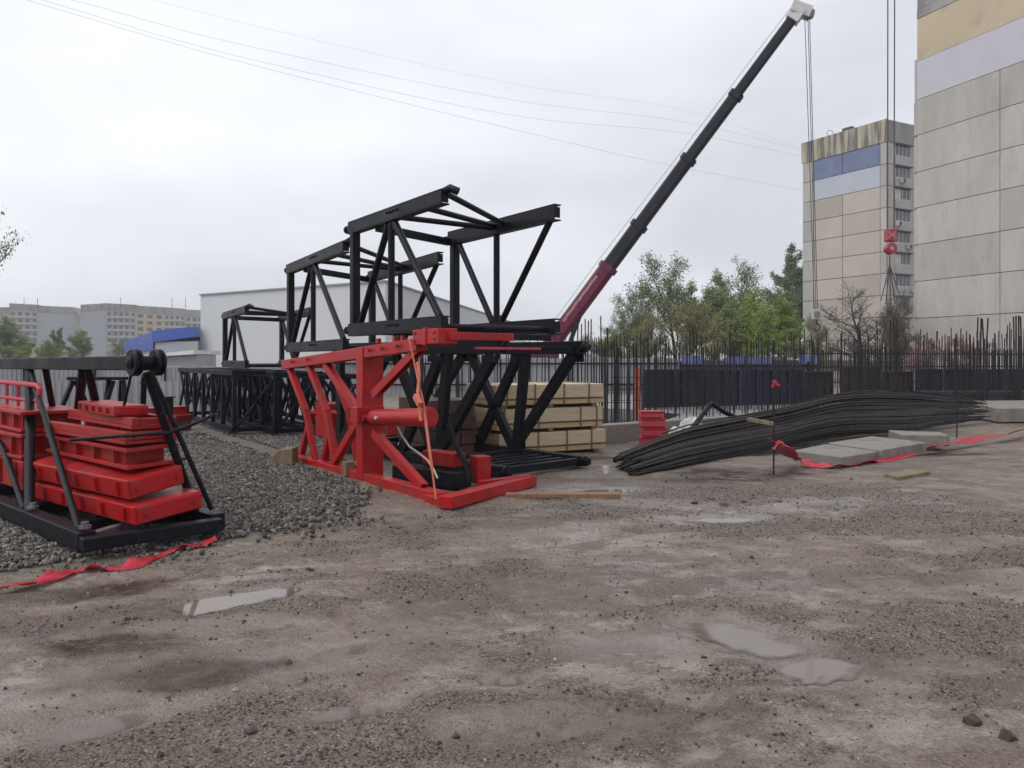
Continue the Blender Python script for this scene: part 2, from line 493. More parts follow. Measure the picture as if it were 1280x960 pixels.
def gheight(x, y, fine=True):
    near = 1 - sstep(14, 30, np.abs(y))
    z = 0.05 * (fbm(x * 0.35, y * 0.35, 3, 3) - 0.5) * near
    if fine:
        z = z + 0.034 * (fbm(x * 2.6, y * 2.6, 21, 4, 0.55) - 0.5) * near
        z = z + 0.012 * (fbm(x * 9, y * 9, 121, 3, 0.6) - 0.5) * near
        # shallow wheel ruts crossing the yard
        q = y - 0.33 * x + 0.25 * (vnoise(x * 0.5, x * 0 + 2, 8) - 0.5)
        for c in (3.3, 4.75, 6.6):
            z = z - (0.024 + 0.006 * np.sin(x * 42 + 6 * np.sign(q - c) * (q - c) * 8)) * np.exp(-((q - c) / 0.15) ** 4) * np.clip(fbm(x * 0.9, y * 0.9, 55, 3) * 2.2 - 0.6, 0, 1.2)
            z = z + 0.012 * np.exp(-((np.abs(q - c) - 0.22) / 0.07) ** 2) * np.clip(fbm(x * 0.9, y * 0.9, 55, 3) * 2.2 - 0.6, 0, 1.2)
        for P in PUD:
            r = ell(x, y, P)
            z = z - (0.05 if P[3] * P[4] > 0.07 or P[3] > 0.45 and P[4] > 0.15 else 0.026) * (1 - sstep(0.2, 1.3, r))
    # the ground sinks a little towards the foundation pit
    z = z - 0.10 * sstep(12.3, 13.6, y) * sstep(-1.5, -0.3, x)
    return z


def axis_coords(lo, hi, step, far, g=1.14):
    a = list(np.arange(lo, hi, step))
    s, x = step, hi
    while x < far:
        a.append(x); s *= g; x += s
    a.append(far)
    s, x = step, lo - step
    b = []
    while x > -far:
        b.append(x); s *= g; x -= s
    b.append(-far)
    return np.array(b[::-1] + a)


xs = axis_coords(-4.6, 5.2, 0.022, 900)
ys = axis_coords(2.4, 9.0, 0.022, 900, 1.05)
gx, gy = np.meshgrid(xs, ys)
gz = gheight(gx, gy)
nx, ny = len(xs), len(ys)
gv = np.stack([gx.ravel(), gy.ravel(), gz.ravel()], 1)
ii, jj = np.meshgrid(np.arange(nx - 1), np.arange(ny - 1))
a0 = (jj * nx + ii).ravel()
gf = np.stack([a0, a0 + 1, a0 + nx + 1, a0 + nx], 1)


def ground_material():
    m = bpy.data.materials.new('wet_muddy_ground')
    m.use_nodes = True
    nt = m.node_tree
    L = nt.links.new
    b = nt.nodes['Principled BSDF']
    tc = node(nt, 'ShaderNodeTexCoord')

    def noise(sc, det, ro=0.6, st=None):
        n = node(nt, 'ShaderNodeTexNoise')
        n.inputs['Scale'].default_value = sc
        n.inputs['Detail'].default_value = det
        n.inputs['Roughness'].default_value = ro
        if st:
            mp = node(nt, 'ShaderNodeMapping')
            mp.inputs['Scale'].default_value = st
            mp.inputs['Rotation'].default_value = (0, 0, -0.32)
            L(tc.outputs['Object'], mp.inputs[0])
            L(mp.outputs[0], n.inputs['Vector'])
        else:
            L(tc.outputs['Object'], n.inputs['Vector'])
        return n.outputs['Fac']

    def rng_(v, a, b_, c=0.0, d=1.0):
        r = node(nt, 'ShaderNodeMapRange')
        r.inputs['From Min'].default_value, r.inputs['From Max'].default_value = a, b_
        r.inputs['To Min'].default_value, r.inputs['To Max'].default_value = c, d
        L(v, r.inputs['Value'])
        return r.outputs[0]

    def mix(f, a, b_):
        x = node(nt, 'ShaderNodeMix', data_type='RGBA')
        for s, v in ((6, a), (7, b_)):
            if isinstance(v, tuple):
                x.inputs[s].default_value = (*v, 1)
            else:
                L(v, x.inputs[s])
        L(f, x.inputs[0])
        return x.outputs[2]

    def mth(op, a, b_):
        x = node(nt, 'ShaderNodeMath', operation=op)
        for s, v in ((0, a), (1, b_)):
            if isinstance(v, (int, float)):
                x.inputs[s].default_value = v
            else:
                L(v, x.inputs[s])
        return x.outputs[0]

    wetA = node(nt, 'ShaderNodeAttribute', attribute_name='wet').outputs['Fac']
    big = noise(0.45, 5, 0.6, (1, 2.2, 1))
    mid = noise(2.3, 8, 0.68, (1, 1.5, 1))
    fin = noise(38, 6, 0.75)
    gr = noise(120, 3, 0.6)
    vor = node(nt, 'ShaderNodeTexVoronoi')
    vor.inputs['Scale'].default_value = 75
    L(tc.outputs['Object'], vor.inputs['Vector'])
    grit = node(nt, 'ShaderNodeAttribute', attribute_name='grit').outputs['Fac']
    vcol = node(nt, 'ShaderNodeTexVoronoi')
    vcol.inputs['Scale'].default_value = 95
    L(tc.outputs['Object'], vcol.inputs['Vector'])
    sep = node(nt, 'ShaderNodeSeparateColor')
    L(vcol.outputs['Color'], sep.inputs[0])
    c = mix(rng_(mid, 0.34, 0.66), (0.215, 0.17, 0.136), (0.355, 0.293, 0.242))
    c = mix(rng_(big, 0.46, 0.66, 0, 0.65), c, (0.12, 0.092, 0.076))
    c = mix(rng_(noise(0.9, 6, 0.65, (1, 2, 1)), 0.56, 0.72, 0, 0.6), c, (0.135, 0.096, 0.066))
    c = mix(rng_(noise(5.5, 9, 0.75), 0.56, 0.68, 0, 0.3), c, (0.37, 0.325, 0.29))
    c = mix(rng_(noise(15, 9, 0.8), 0.36, 0.5, 0.55, 0.0), c, (0.095, 0.075, 0.063))
    c = mix(rng_(fin, 0.52, 0.68, 0, 0.8), c, (0.06, 0.047, 0.039))
    c = mix(rng_(noise(55, 5, 0.7), 0.62, 0.68, 0, 0.8), c, (0.4, 0.36, 0.32))
    gcol = mix(rng_(sep.outputs[0], 0.0, 0.55, 0, 1), (0.045, 0.034, 0.028), (0.285, 0.234, 0.192))
    gcol = mix(rng_(sep.outputs[0], 0.86, 0.95, 0, 1), gcol, (0.42, 0.385, 0.35))
    gm_ = mth('MULTIPLY', mth('MAXIMUM', grit, 0.3), rng_(sep.outputs[1], 0.22, 0.36, 0.0, 1.0))
    c = mix(gm_, c, gcol)
    c = mix(mth('MULTIPLY', wetA, 0.6), c, (0.19, 0.152, 0.13))
    soil = node(nt, 'ShaderNodeAttribute', attribute_name='soil').outputs['Fac']
    c = mix(mth('MULTIPLY', soil, rng_(noise(7, 9, 0.8), 0.36, 0.54, 0.55, 1.3)), c, (0.05, 0.032, 0.023))
    damp = node(nt, 'ShaderNodeAttribute', attribute_name='damp').outputs['Fac']
    c = mix(mth('MULTIPLY', damp, rng_(noise(6, 8, 0.75), 0.36, 0.6, 0.4, 1.0)), c, (0.1, 0.073, 0.056))
    pale = node(nt, 'ShaderNodeAttribute', attribute_name='pale').outputs['Fac']
    c = mix(mth('MULTIPLY', pale, rng_(fin, 0.35, 0.6, 0.2, 1.0)), c, (0.34, 0.315, 0.29))
    L(c, b.inputs['Base Color'])
    wet = mth('MAXIMUM', mth('MAXIMUM', wetA, mth('MULTIPLY', damp, 0.7)), mth('MULTIPLY', rng_(mth('ADD', mth('MULTIPLY', big, 0.5), mth('MULTIPLY', mid, 0.5)), 0.47, 0.54, 0, 1.0), rng_(grit, 0.2, 0.8, 1.0, 0.2)))
    ro = rng_(wet, 0, 1, 0.7, 0.13)
    L(ro, b.inputs['Roughness'])
    L(rng_(wet, 0, 1, 0.12, 0.5), b.inputs['Specular IOR Level'])
    h = mth('ADD', mth('MULTIPLY', fin, 0.8), mth('MULTIPLY', vor.outputs['Distance'], 0.55))
    h = mth('ADD', h, mth('MULTIPLY', gr, 0.35))
    h = mth('MULTIPLY', h, rng_(wet, 0, 1, 1.0, 0.22))
    h = mth('MULTIPLY', h, rng_(grit, 0, 1, 0.6, 1.25))
    bp = node(nt, 'ShaderNodeBump')
    bp.inputs['Strength'].default_value = 1.0
    bp.inputs['Distance'].default_value = 0.03
    L(h, bp.inputs['Height'])
    L(bp.outputs[0], b.inputs['Normal'])
    return m


gm = fastmesh('ground', gv, gf, ground_material(), True)
wetv = np.zeros(len(gv))
nearm = (np.abs(gv[:, 0]) < 8) & (gv[:, 1] > 1) & (gv[:, 1] < 12)
wx, wy = gv[nearm, 0], gv[nearm, 1]
w = np.zeros(len(wx))
for P in WET:
    w = np.maximum(w, 0.85 * (1 - sstep(0.5, 1.15, ell(wx, wy, P))))
for P in PUD:
    w = np.maximum(w, 1 - sstep(0.9, 1.5, ell(wx, wy, P)))
wetv[nearm] = w * (0.55 + 0.6 * fbm(wx * 5, wy * 5, 91, 4))
at_ = gm.attributes.new('wet', 'FLOAT', 'POINT')
at_.data.foreach_set('value', np.clip(wetv, 0, 1).astype(np.float32))
def inpoly(x, y, poly):
    c = np.zeros(len(x), bool)
    j = len(poly) - 1
    for i in range(len(poly)):
        xi, yi = poly[i]; xj, yj = poly[j]
        k = ((yi > y) != (yj > y)) & (x < (xj - xi) * (y - yi) / (yj - yi + 1e-12) + xi)
        c ^= k
        j = i
    return c


GB = [(-2.55, 6.95), (-1.95, 7.9), (-1.9, 9.0), (-1.95, 10.0), (-2.6, 11.5), (-3.0, 13.0), (-3.0, 16.2), (-12, 17.5), (-12, 9.5), (-6.3, 7.6), (-4.2, 6.0), (-3.7, 5.9)]


def gritf(x, y):
    q = fbm(x * 0.9 - y * 0.3, y * 1.5, 301, 6, 0.62)
    k = 0.9 * sstep(0.47, 0.6, q)
    k = np.maximum(k, inpoly(x.ravel(), y.ravel(), GB).reshape(x.shape) * 0.9)
    for P in WET:
        k = k * (0.25 + 0.75 * sstep(0.7, 1.2, ell(x, y, P)))
    return k


gq = gm.attributes.new('grit', 'FLOAT', 'POINT')
gq.data.foreach_set('value', gritf(gv[:, 0], gv[:, 1]).astype(np.float32))


def patch(name, items, amp=0.9):
    val = np.zeros(len(gv))
    k = (np.abs(gv[:, 0]) < 14) & (gv[:, 1] > 1) & (gv[:, 1] < 20)
    x_, y_ = gv[k, 0], gv[k, 1]
    o_ = np.zeros(len(x_))
    for P in items:
        cx, cy, d, a, b_ = P
        n_ = math.hypot(*d)
        u_ = ((x_ - cx) * d[0] + (y_ - cy) * d[1]) / n_; v_ = (-(x_ - cx) * d[1] + (y_ - cy) * d[0]) / n_
        r_ = np.sqrt((u_ / a) ** 2 + (v_ / b_) ** 2) + 1.3 * (fbm(x_ * 2.2, y_ * 2.2, 201, 5, 0.6) - 0.5)
        o_ = np.maximum(o_, 1 - sstep(0.55, 1.1, r_))
    val[k] = o_ * amp
    q = gm.attributes.new(name, 'FLOAT', 'POINT')
    q.data.foreach_set('value', val.astype(np.float32))


patch('soil', [(3.3, 10.7, (0.8, 0.3), 1.5, 0.75), (1.6, 12.6, (1, 0.2), 0.9, 0.5), (-2.9, 5.35, (0.9, 0.35), 0.9, 0.28), (7.2, 13.0, (0.8, 0.6), 1.4, 0.5), (-1.55, 3.9, (1, 0.3), 0.5, 0.25), (-2.2, 4.35, (1, .2), .5, .2)], 0.75)
patch('damp', [(0.1, 5.3, (1, 0.2), 1.2, 0.7), (-2.6, 4.7, (0.9, 0.35), 1.1, 0.3), (-1.9, 3.9, (1, 0.4), 0.7, 0.3), (0.55, 3.35, (1, 0.2), 0.8, 0.3), (2.4, 5.6, (1, 0.1), 1.2, 0.3), (-0.2, 7.4, (1, 0.3), 1.2, 0.3), (2.3, 3.9, (1, -.3), .7, .3)], 0.72)
patch('pale', [(1.0, 9.6, (1, 0.1), 1.3, 0.55), (2.2, 7.9, (1, 0.15), 0.9, 0.3), (-2.2, 6.3, (0.9, 0.4), 0.8, 0.22), (0.5, 7.1, (1, 0.4), 0.7, 0.3), (4.2, 8.6, (1, 0.3), 1.5, 0.5), (-2.6, 3.7, (0.9, .4), .6, .2)], 0.5)
tag(meshobj('ground', gm), kind='structure')

# water lying in the hollows
water = mat('muddy_water', (0.17, 0.137, 0.113), (0.2, 0.163, 0.137), 2, (0.03, 0.06), spec=0.42)
wn_ = water.node_tree
wtr = node(wn_, 'ShaderNodeBsdfTransparent')
wat = node(wn_, 'ShaderNodeAttribute', attribute_name='depth')
wmx = node(wn_, 'ShaderNodeMixShader')
wn_.links.new(wat.outputs['Fac'], wmx.inputs[0])
wn_.links.new(wtr.outputs[0], wmx.inputs[1])
wn_.links.new(wn_.nodes['Principled BSDF'].outputs[0], wmx.inputs[2])
wn_.links.new(wmx.outputs[0], wn_.nodes['Material Output'].inputs['Surface'])
for i, P in enumerate(PUD):
    cx, cy, d, a, b_ = P
    R_ = 1.9 * a
    st = 0.0125
    gx_ = np.arange(cx - R_, cx + R_, st); gy_ = np.arange(cy - R_, cy + R_, st)
    X_, Y_ = np.meshgrid(gx_, gy_)
    H_ = gheight(X_, Y_)
    E_ = ell(X_, Y_, P)
    ring = (E_ > 0.85) & (E_ < 1.1)
    lev = float(np.percentile(H_[ring], 42 if i < 4 else 30))
    for _ in range(12):
        low = H_ < lev
        fill = low & (E_ < 0.35)
        for _k in range(400):
            g_ = fill.copy()
            g_[1:] |= fill[:-1]; g_[:-1] |= fill[1:]; g_[:, 1:] |= fill[:, :-1]; g_[:, :-1] |= fill[:, 1:]
            g_ &= low
            if (g_ == fill).all(): break
            fill = g_
        if not (fill[0].any() or fill[-1].any() or fill[:, 0].any() or fill[:, -1].any()) and not (fill & (E_ > 1.75)).any():
            break
        lev -= 0.003
    cell = fill[:-1, :-1] | fill[1:, :-1] | fill[:-1, 1:] | fill[1:, 1:]
    js, is_ = np.nonzero(cell)
    if len(js) < 6: continue
    n_ = X_.shape[1]
    f_ = np.stack([js * n_ + is_, js * n_ + is_ + 1, (js + 1) * n_ + is_ + 1, (js + 1) * n_ + is_], 1)
    u_, inv = np.unique(f_, return_inverse=True)
    v_ = np.stack([X_.ravel()[u_] - cx, Y_.ravel()[u_] - cy, np.zeros(len(u_))], 1)
    me = fastmesh('puddle', v_, inv.reshape(-1, 4), water, True)
    dp = np.clip((lev - H_.ravel()[u_]) / 0.018, 0, 1) ** 0.8
    q = me.attributes.new('depth', 'FLOAT', 'POINT')
    q.data.foreach_set('value', (dp * (0.97 if i < 3 else 0.62)).astype(np.float32))
    o = meshobj('puddle', me)
    o.location = (cx, cy, lev)
    tag(o, kind='structure')


def zg(x, y):
    return float(gheight(np.array([float(x)]), np.array([float(y)]))[0])


# ------------------------------------------------------------------ stones
def ico():
    t = (1 + 5 ** 0.5) / 2
    v = np.array([(-1, t, 0), (1, t, 0), (-1, -t, 0), (1, -t, 0), (0, -1, t), (0, 1, t), (0, -1, -t), (0, 1, -t),
                  (t, 0, -1), (t, 0, 1), (-t, 0, -1), (-t, 0, 1)], float)
    v /= np.linalg.norm(v[0])
    f = np.array([(0, 11, 5), (0, 5, 1), (0, 1, 7), (0, 7, 10), (0, 10, 11), (1, 5, 9), (5, 11, 4), (11, 10, 2), (10, 7, 6), (7, 1, 8),
                  (3, 9, 4), (3, 4, 2), (3, 2, 6), (3, 6, 8), (3, 8, 9), (4, 9, 5), (2, 4, 11), (6, 2, 10), (8, 6, 7), (9, 8, 1)])
    return v, f


ICO_V, ICO_F = ico()


def stones(name, pts, sizes, m, sink=0.3):
    n = len(pts)
    var = ICO_V[None] * (1 + 0.55 * (rng.random((n, 12, 1)) - 0.5))
    var = var * (0.65 + 0.7 * rng.random((n, 1, 3)))
    th = rng.random(n) * 6.283; ph = (rng.random(n) - 0.5) * 2.2
    c, s = np.cos(th), np.sin(th)
    c2, s2 = np.cos(ph), np.sin(ph)
    x, y, z = var[..., 0], var[..., 1], var[..., 2]
    y, z = y * c2[:, None] - z * s2[:, None], y * s2[:, None] + z * c2[:, None]
    x, y = x * c[:, None] - y * s[:, None], x * s[:, None] + y * c[:, None]
    v = np.stack([x, y, z], 2) * sizes[:, None, None]
    v[..., 2] += (sizes * (0.5 - sink))[:, None]
    v += pts[:, None, :]
    f = (ICO_F[None] + (np.arange(n) * 12)[:, None, None]).reshape(-1, 3)
    return meshobj(name, fastmesh(name, v.reshape(-1, 3), f, m))


def scatter(n, x0, x1, y0, y1, dens):
    x = x0 + (x1 - x0) * rng.random(n); y = y0 + (y1 - y0) * rng.random(n)
    k = rng.random(n) < dens(x, y)
    return x[k], y[k]


def dry(x, y):
    k = np.ones(len(x))
    for P in PUD:
        k *= sstep(0.95, 1.1, ell(x, y, P)) * 0.97 + 0.03
    return k


# loose stones and clods over the yard
def dens_small(x, y):
    return np.clip(gritf(x, y) * (0.4 + fbm(x * 3, y * 3, 31, 3)), 0.11, 1) * dry(x, y)


xa, ya = scatter(70000, -4.2, 5.2, 2.5, 9.5, dens_small)
sa = 0.0028 + 0.0085 * rng.random(len(xa)) ** 3
xb, yb = scatter(1500, -4.2, 6.5, 2.6, 10.5, lambda x, y: np.clip(gritf(x, y) * (fbm(x * 1.4, y * 1.4, 61, 3) - 0.3) * 3.2, 0.03, 1) * dry(x, y))
sb = 0.008 + 0.016 * rng.random(len(xb)) ** 3
ex = [(724, 866, 0.026), (313, 912, 0.024), (305, 776, 0.017), (361, 826, 0.02), (1260, 925, 0.04), (1215, 905, 0.03), (880, 822, 0.015),
      (460, 733, 0.016), (795, 776, 0.016), (868, 630, 0.05), (905, 632, 0.045), (890, 625, 0.04), (875, 640, 0.035), (930, 628, 0.035)]
ep = [gnd(a, b_) for a, b_, _ in ex]
x = np.concatenate([xa, xb, [p.x for p in ep]]); y = np.concatenate([ya, yb, [p.y for p in ep]])
sz = np.concatenate([sa, sb, [e[2] for e in ex]])
o = stones('loose_stones', np.stack([x, y, gheight(x, y)], 1), sz, M['stone'], 0.48)
tag(o, 'small dark stones and clods strewn over the wet muddy yard', 'stones', kind='stuff')

U = V(-0.575, 0.818, 0); Wv = V(0.818, 0.575, 0)
P0 = V(-0.75, 8.44, 0)
# the bed of crushed stone between the jib and the red frame


def dens_gravel(x, y):
    xw = x + 0.5 * (fbm(x * 1.6, y * 1.6, 41, 3) - 0.5); yw = y + 0.5 * (fbm(x * 1.6, y * 1.6, 47, 3) - 0.5)
    k = inpoly(xw, yw, GB).astype(float)
    x2 = x + 1.5 * (fbm(x * 2.3, y * 2.3, 141, 4) - 0.5); y2 = y + 1.5 * (fbm(x * 2.3, y * 2.3, 147, 4) - 0.5)
    k = np.maximum(k * 0.55, 0) + 0.45 * inpoly(x2, y2, GB) + 0.05 * inpoly(x2 - 0.15, y2 + 0.55, GB)
    # kept clear of the red frame's bottom beam
    dl = (x - P0.x) * Wv.x + (y - P0.y) * Wv.y
    k = k * np.maximum(sstep(0.12, 0.6, -dl) * (0.75 + 0.25 * sstep(0.6, 1.2, -dl)), sstep(0.1, 0.3, dl))
    return k * (1.0 - 0.55 * sstep(11, 16, y))


def gravel_h(x, y):
    return gheight(x, y) + 0.03 + 0.16 * sstep(7.2, 9.5, y) * sstep(-1.3, -3.2, -(-x)) * (0.5 + fbm(x * 0.8, y * 0.8, 13, 3))


xg, yg = scatter(190000, -9.5, -1.0, 5.8, 16.5, dens_gravel)
zz = gheight(xg, yg) + 0.012 + (0.03 * fbm(xg * 1.1, yg * 1.1, 13, 3) * sstep(6.3, 8.5, yg) * sstep(0.5, 1.6, np.abs((xg - P0.x) * Wv.x + (yg - P0.y) * Wv.y)) + 0.006) * rng.random(len(xg)) ** 0.6
o = stones('gravel', np.stack([xg, yg, zz], 1), 0.009 + 0.017 * rng.random(len(xg)) ** 1.8, M['gravel'])
tag(o, 'bed of dark crushed stone between the jib piece and the red frame', 'gravel', kind='stuff')

# ------------------------------------------------------------------ red climbing frame
U = V(-0.575, 0.818, 0); Wv = V(0.818, 0.575, 0)
P0 = V(-0.75, 8.44, 0)


def A(px, py, off=0.0):
    """point on the near face of the red frame, moved 'off' metres to the far side"""
    p = onp(px, py, P0, U)
    return p + Wv * off


cf = thing('climbing_frame', 'bright red steel frame standing on edge with a fat red cylinder, propped on timber', 'steel frame', V(-1.9, 10.2, 0))
UPW = Wv


def red(name, pts, w, h, mt='red', bev=0.008, up=None):
    mb = MB()
    for i in range(len(pts) - 1):
        mb.bar(pts[i], pts[i + 1], w, h, up or (0, 0, 1))
    return mb.build(name, M[mt], cf, bev)


tb = red('top_beam', [A(357, 456), A(527, 430.5)], 0.15, 0.15)
mb = MB().bar(A(527, 422), A(560, 420), 0.24, 0.17)
mb.bar(A(541, 421), A(545, 421), 0.27, 0.2)
mb.build('end_box', M['red'], cf, 0.008)
bb = red('bottom_beam', [A(369, 573.5), A(556, 624.5)], 0.16, 0.15)
mb = MB().bar(A(544, 625, -0.03), A(563, 630, -0.03), 0.22, 0.15)
mb.build('end_box', M['red'], cf, 0.008)
# post: a heavy box column with a wide flange
p_t, p_b = A(457, 434), A(457, 598)
mb = MB().bar(p_b + Wv * 0.06, p_t + Wv * 0.06, 0.2, 0.3, UPW)
mb.bar(A(459, 508), A(459, 528), 0.235, 0.38, UPW)
mb.build('post', M['red'], cf, 0.008)
# braces either side of the post
for n_, a, b_ in (('brace', (468, 494), (526, 434)), ('brace', (468, 541), (530, 610)), ('brace', (407, 455), (449, 516)), ('brace', (448, 528), (418, 578))):
    mb = MB().channel(A(*a), A(*b_), 0.11, 0.09, 0.014, UPW)
    mb.build(n_, M['red'], cf, 0.004)
# bent ribs at the far end, two planes
for off, nm in ((0.0, 'rib'), (0.34, 'rib')):
    for pts in (((362, 460), (383, 515), (394, 574)), ((386, 456), (409, 515), (419, 578))):
        mb = MB()
        q = [A(a, b_, off) for a, b_ in pts]
        mb.channel(q[0], q[1], 0.1, 0.082, 0.013, UPW)
        mb.channel(q[1], q[2], 0.1, 0.078, 0.013, UPW)
        mb.build(nm, M['red'], cf, 0.004)
for pts in (((383, 515), (367, 577)), ((409, 515), (397, 578))):
    MB().bar(A(*pts[0], 0.1), A(*pts[1], 0.1), 0.09, 0.09).build('strut', M['red'], cf, 0.004)
# far side of the frame, seen through the near one
MB().bar(A(362, 456, 0.09), A(362, 456, 0.7), 0.1, 0.12).build('cross_beam', M['red'], cf, 0.006)
MB().bar(A(420, 588, 0.09), A(420, 588, 0.7), 0.1, 0.12).build('cross_beam', M['red'], cf, 0.006)
# plates and bolts along the top beam
for px in (372, 392, 470, 486, 505):
    c = A(px, 452 - (px - 372) * 0.145, -0.085)
    MB().lathe(c, -Wv, [(0, 0.018), (0.02, 0.018), (0.02, 0.03), (0.035, 0.03)], 8).build('bolt', M['redworn'], cf)
for px, py in ((457, 445), (457, 470), (457, 560), (457, 585), (451, 510), (463, 528)):
    c = A(px, py, -0.046 if py not in (510, 528) else -0.152)
    MB().lathe(c, -Wv, [(0, 0.02), (0.012, 0.02), (0.012, 0.012), (0.028, 0.012)], 8).build('bolt', M['redworn'], cf)
for px, py in ((530, 417), (530, 427), (555, 416), (555, 424)):
    MB().lathe(A(px, py, -0.12), -Wv, [(0, 0.016), (0.014, 0.016)], 8).build('bolt', M['redworn'], cf)
for px, py in ((473, 428), (504, 424), (494, 426)):
    mb = MB().bar(A(px, py + 1), A(px, py - 5), 0.07, 0.05, UPW)
    mb.build('lug', M['red'], cf, 0.004)
# hydraulic cylinder
c0, c1 = A(466, 522), A(537, 521.5)
ax = (c1 - c0).normalized()
ln = (c1 - c0).length
mb = MB().lathe(c0, ax, [(0, 0.085), (0.04, 0.085), (0.06, 0.106), (ln - 0.1, 0.106), (ln - 0.095, 0.118), (ln, 0.118), (ln + 0.01, 0.09), (ln + 0.04, 0.09)], 28)
cy = mb.build('hydraulic_cylinder', M['red'], cf, 0, True)
MB().lathe(c0 + ax * 0.35 - Wv * 0.1, -Wv, [(0, 0.02), (0.035, 0.02)], 10).build('port', M['white'], cy)
MB().lathe(c0 - ax * 0.04 - Wv * 0.13, Wv, [(0, 0.045), (0.26, 0.045)], 14).build('pin', M['redworn'], cf)
# beams running to the right from the near corner
f0, f1 = gnd(556, 628, 0.09), gnd(664, 600, 0.07)
MB().bar(f0, f1, 0.17, 0.13).build('floor_beam', M['red'], cf, 0.008)
MB().bar(gnd(600, 606, 0.1), gnd(664, 598, 0.1), 0.1, 0.1).build('floor_beam', M['red'], cf, 0.006)
t0 = A(560, 420); t1 = t0 + Wv * 0.85; t2 = t0 + Wv * 1.4
MB().bar(t0, t1, 0.09, 0.085).build('head_beam', M['red'], cf, 0.006)
MB().bar(t1, t2, 0.08, 0.07).build('head_bar', M['black'], cf, 0.005)
MB().bar(t0 + V(0, 0, -0.13) + Wv * 0.35, t0 + V(0, 0, -0.13) + Wv * 1.25, 0.06, 0.03).build('head_bar', M['redpink'], cf, 0.004)
MB().box(gnd(600, 607, 0.02) + V(0, 0.1, 0.19), (0.2, 0.2, 0.34), (0.85, 0.53, 0), (-0.53, 0.85, 0)).build('foot_box', M['red'], cf, 0.01)
MB().bar(at(536, 570, 9.9), at(574, 575, 9.5), 0.22, 0.17).build('valve_box', M['redworn'], cf, 0.01)
mb = MB().tube([at(560, 530, 9.6), at(572, 560, 9.5), at(582, 580, 9.4), at(584, 604, 9.35)], 0.035, 8)
mb.build('curved_rod', M['black'], cf, 0, True)
MB().bar(at(500, 590, 9.9), at(580, 600, 9.3), 0.3, 0.2).build('base_beam', M['black'], cf, 0.01)
# strap and hose slung round the frame
ratchet = thing('ratchet_strap', 'orange ratchet strap tied round the red frame beside the cylinder end', 'strap', A(543, 480, -0.2))
mb = MB()
sp = [(527, 424), (534, 455), (541, 488), (545, 505), (550, 540), (556, 585), (561, 622)]
for i in range(len(sp) - 1):
    mb.bar(A(*sp[i], -0.16), A(*sp[i + 1], -0.16), 0.012, 0.045 if 1 < i < 5 else 0.02, U)
mb.build('webbing', M['strapor'], ratchet)
mb = MB()
s2 = [(541, 452), (543, 470), (541, 490), (545, 525)]
for i in range(len(s2) - 1):
    mb.bar(A(*s2[i], -0.19), A(*s2[i + 1], -0.19), 0.014, 0.055, U)
mb.bar(A(541, 494, -0.22), A(547, 505, -0.22), 0.05, 0.06, U)
mb.build('buckle', M['strapor'], ratchet)
hs = MB().tube([A(x_, y_, 0.22) for x_, y_ in ((474, 528), (482, 545), (492, 560), (503, 568), (514, 577), (522, 590), (526, 600))], 0.013, 8)
h_o = hs.build('hydraulic_hose', M['hose'], None, 0, True, loc=A(500, 565))
tag(h_o, 'pale hydraulic hose hanging in a slack curve below the red cylinder', 'hose')

# timber blocks that carry it
for c, s_, lb in ((gnd(352, 580) + V(0, 0, 0.09), (0.4, 0.3, 0.2), 'weathered timber block under the far end of the red frame'),):
    mb = MB().hexa([c + V(-0.22, -0.15, -0.1), c + V(0.2, -0.15, -0.1), c + V(0.2, 0.2, -0.1), c + V(-0.2, 0.2, -0.1),
                    c + V(-0.02, -0.12, 0.14), c + V(0.2, -0.12, 0.16), c + V(0.2, 0.2, 0.16), c + V(0.0, 0.2, 0.14)])
    o = mb.build('timber_block', M['oldwood'], None, 0.012, loc=c - V(0, 0, 0.1)); tag(o, lb, 'timber')
c = A(440, 598, -0.05)
o = MB().bar(V(c.x, c.y, 0.0), V(c.x, c.y, 0.2), 0.13, 0.13, U).build('timber_block', M['oldwood'], None, 0.012, loc=V(c.x, c.y, 0))
tag(o, 'short upright timber offcut beside the foot of the red post', 'timber')


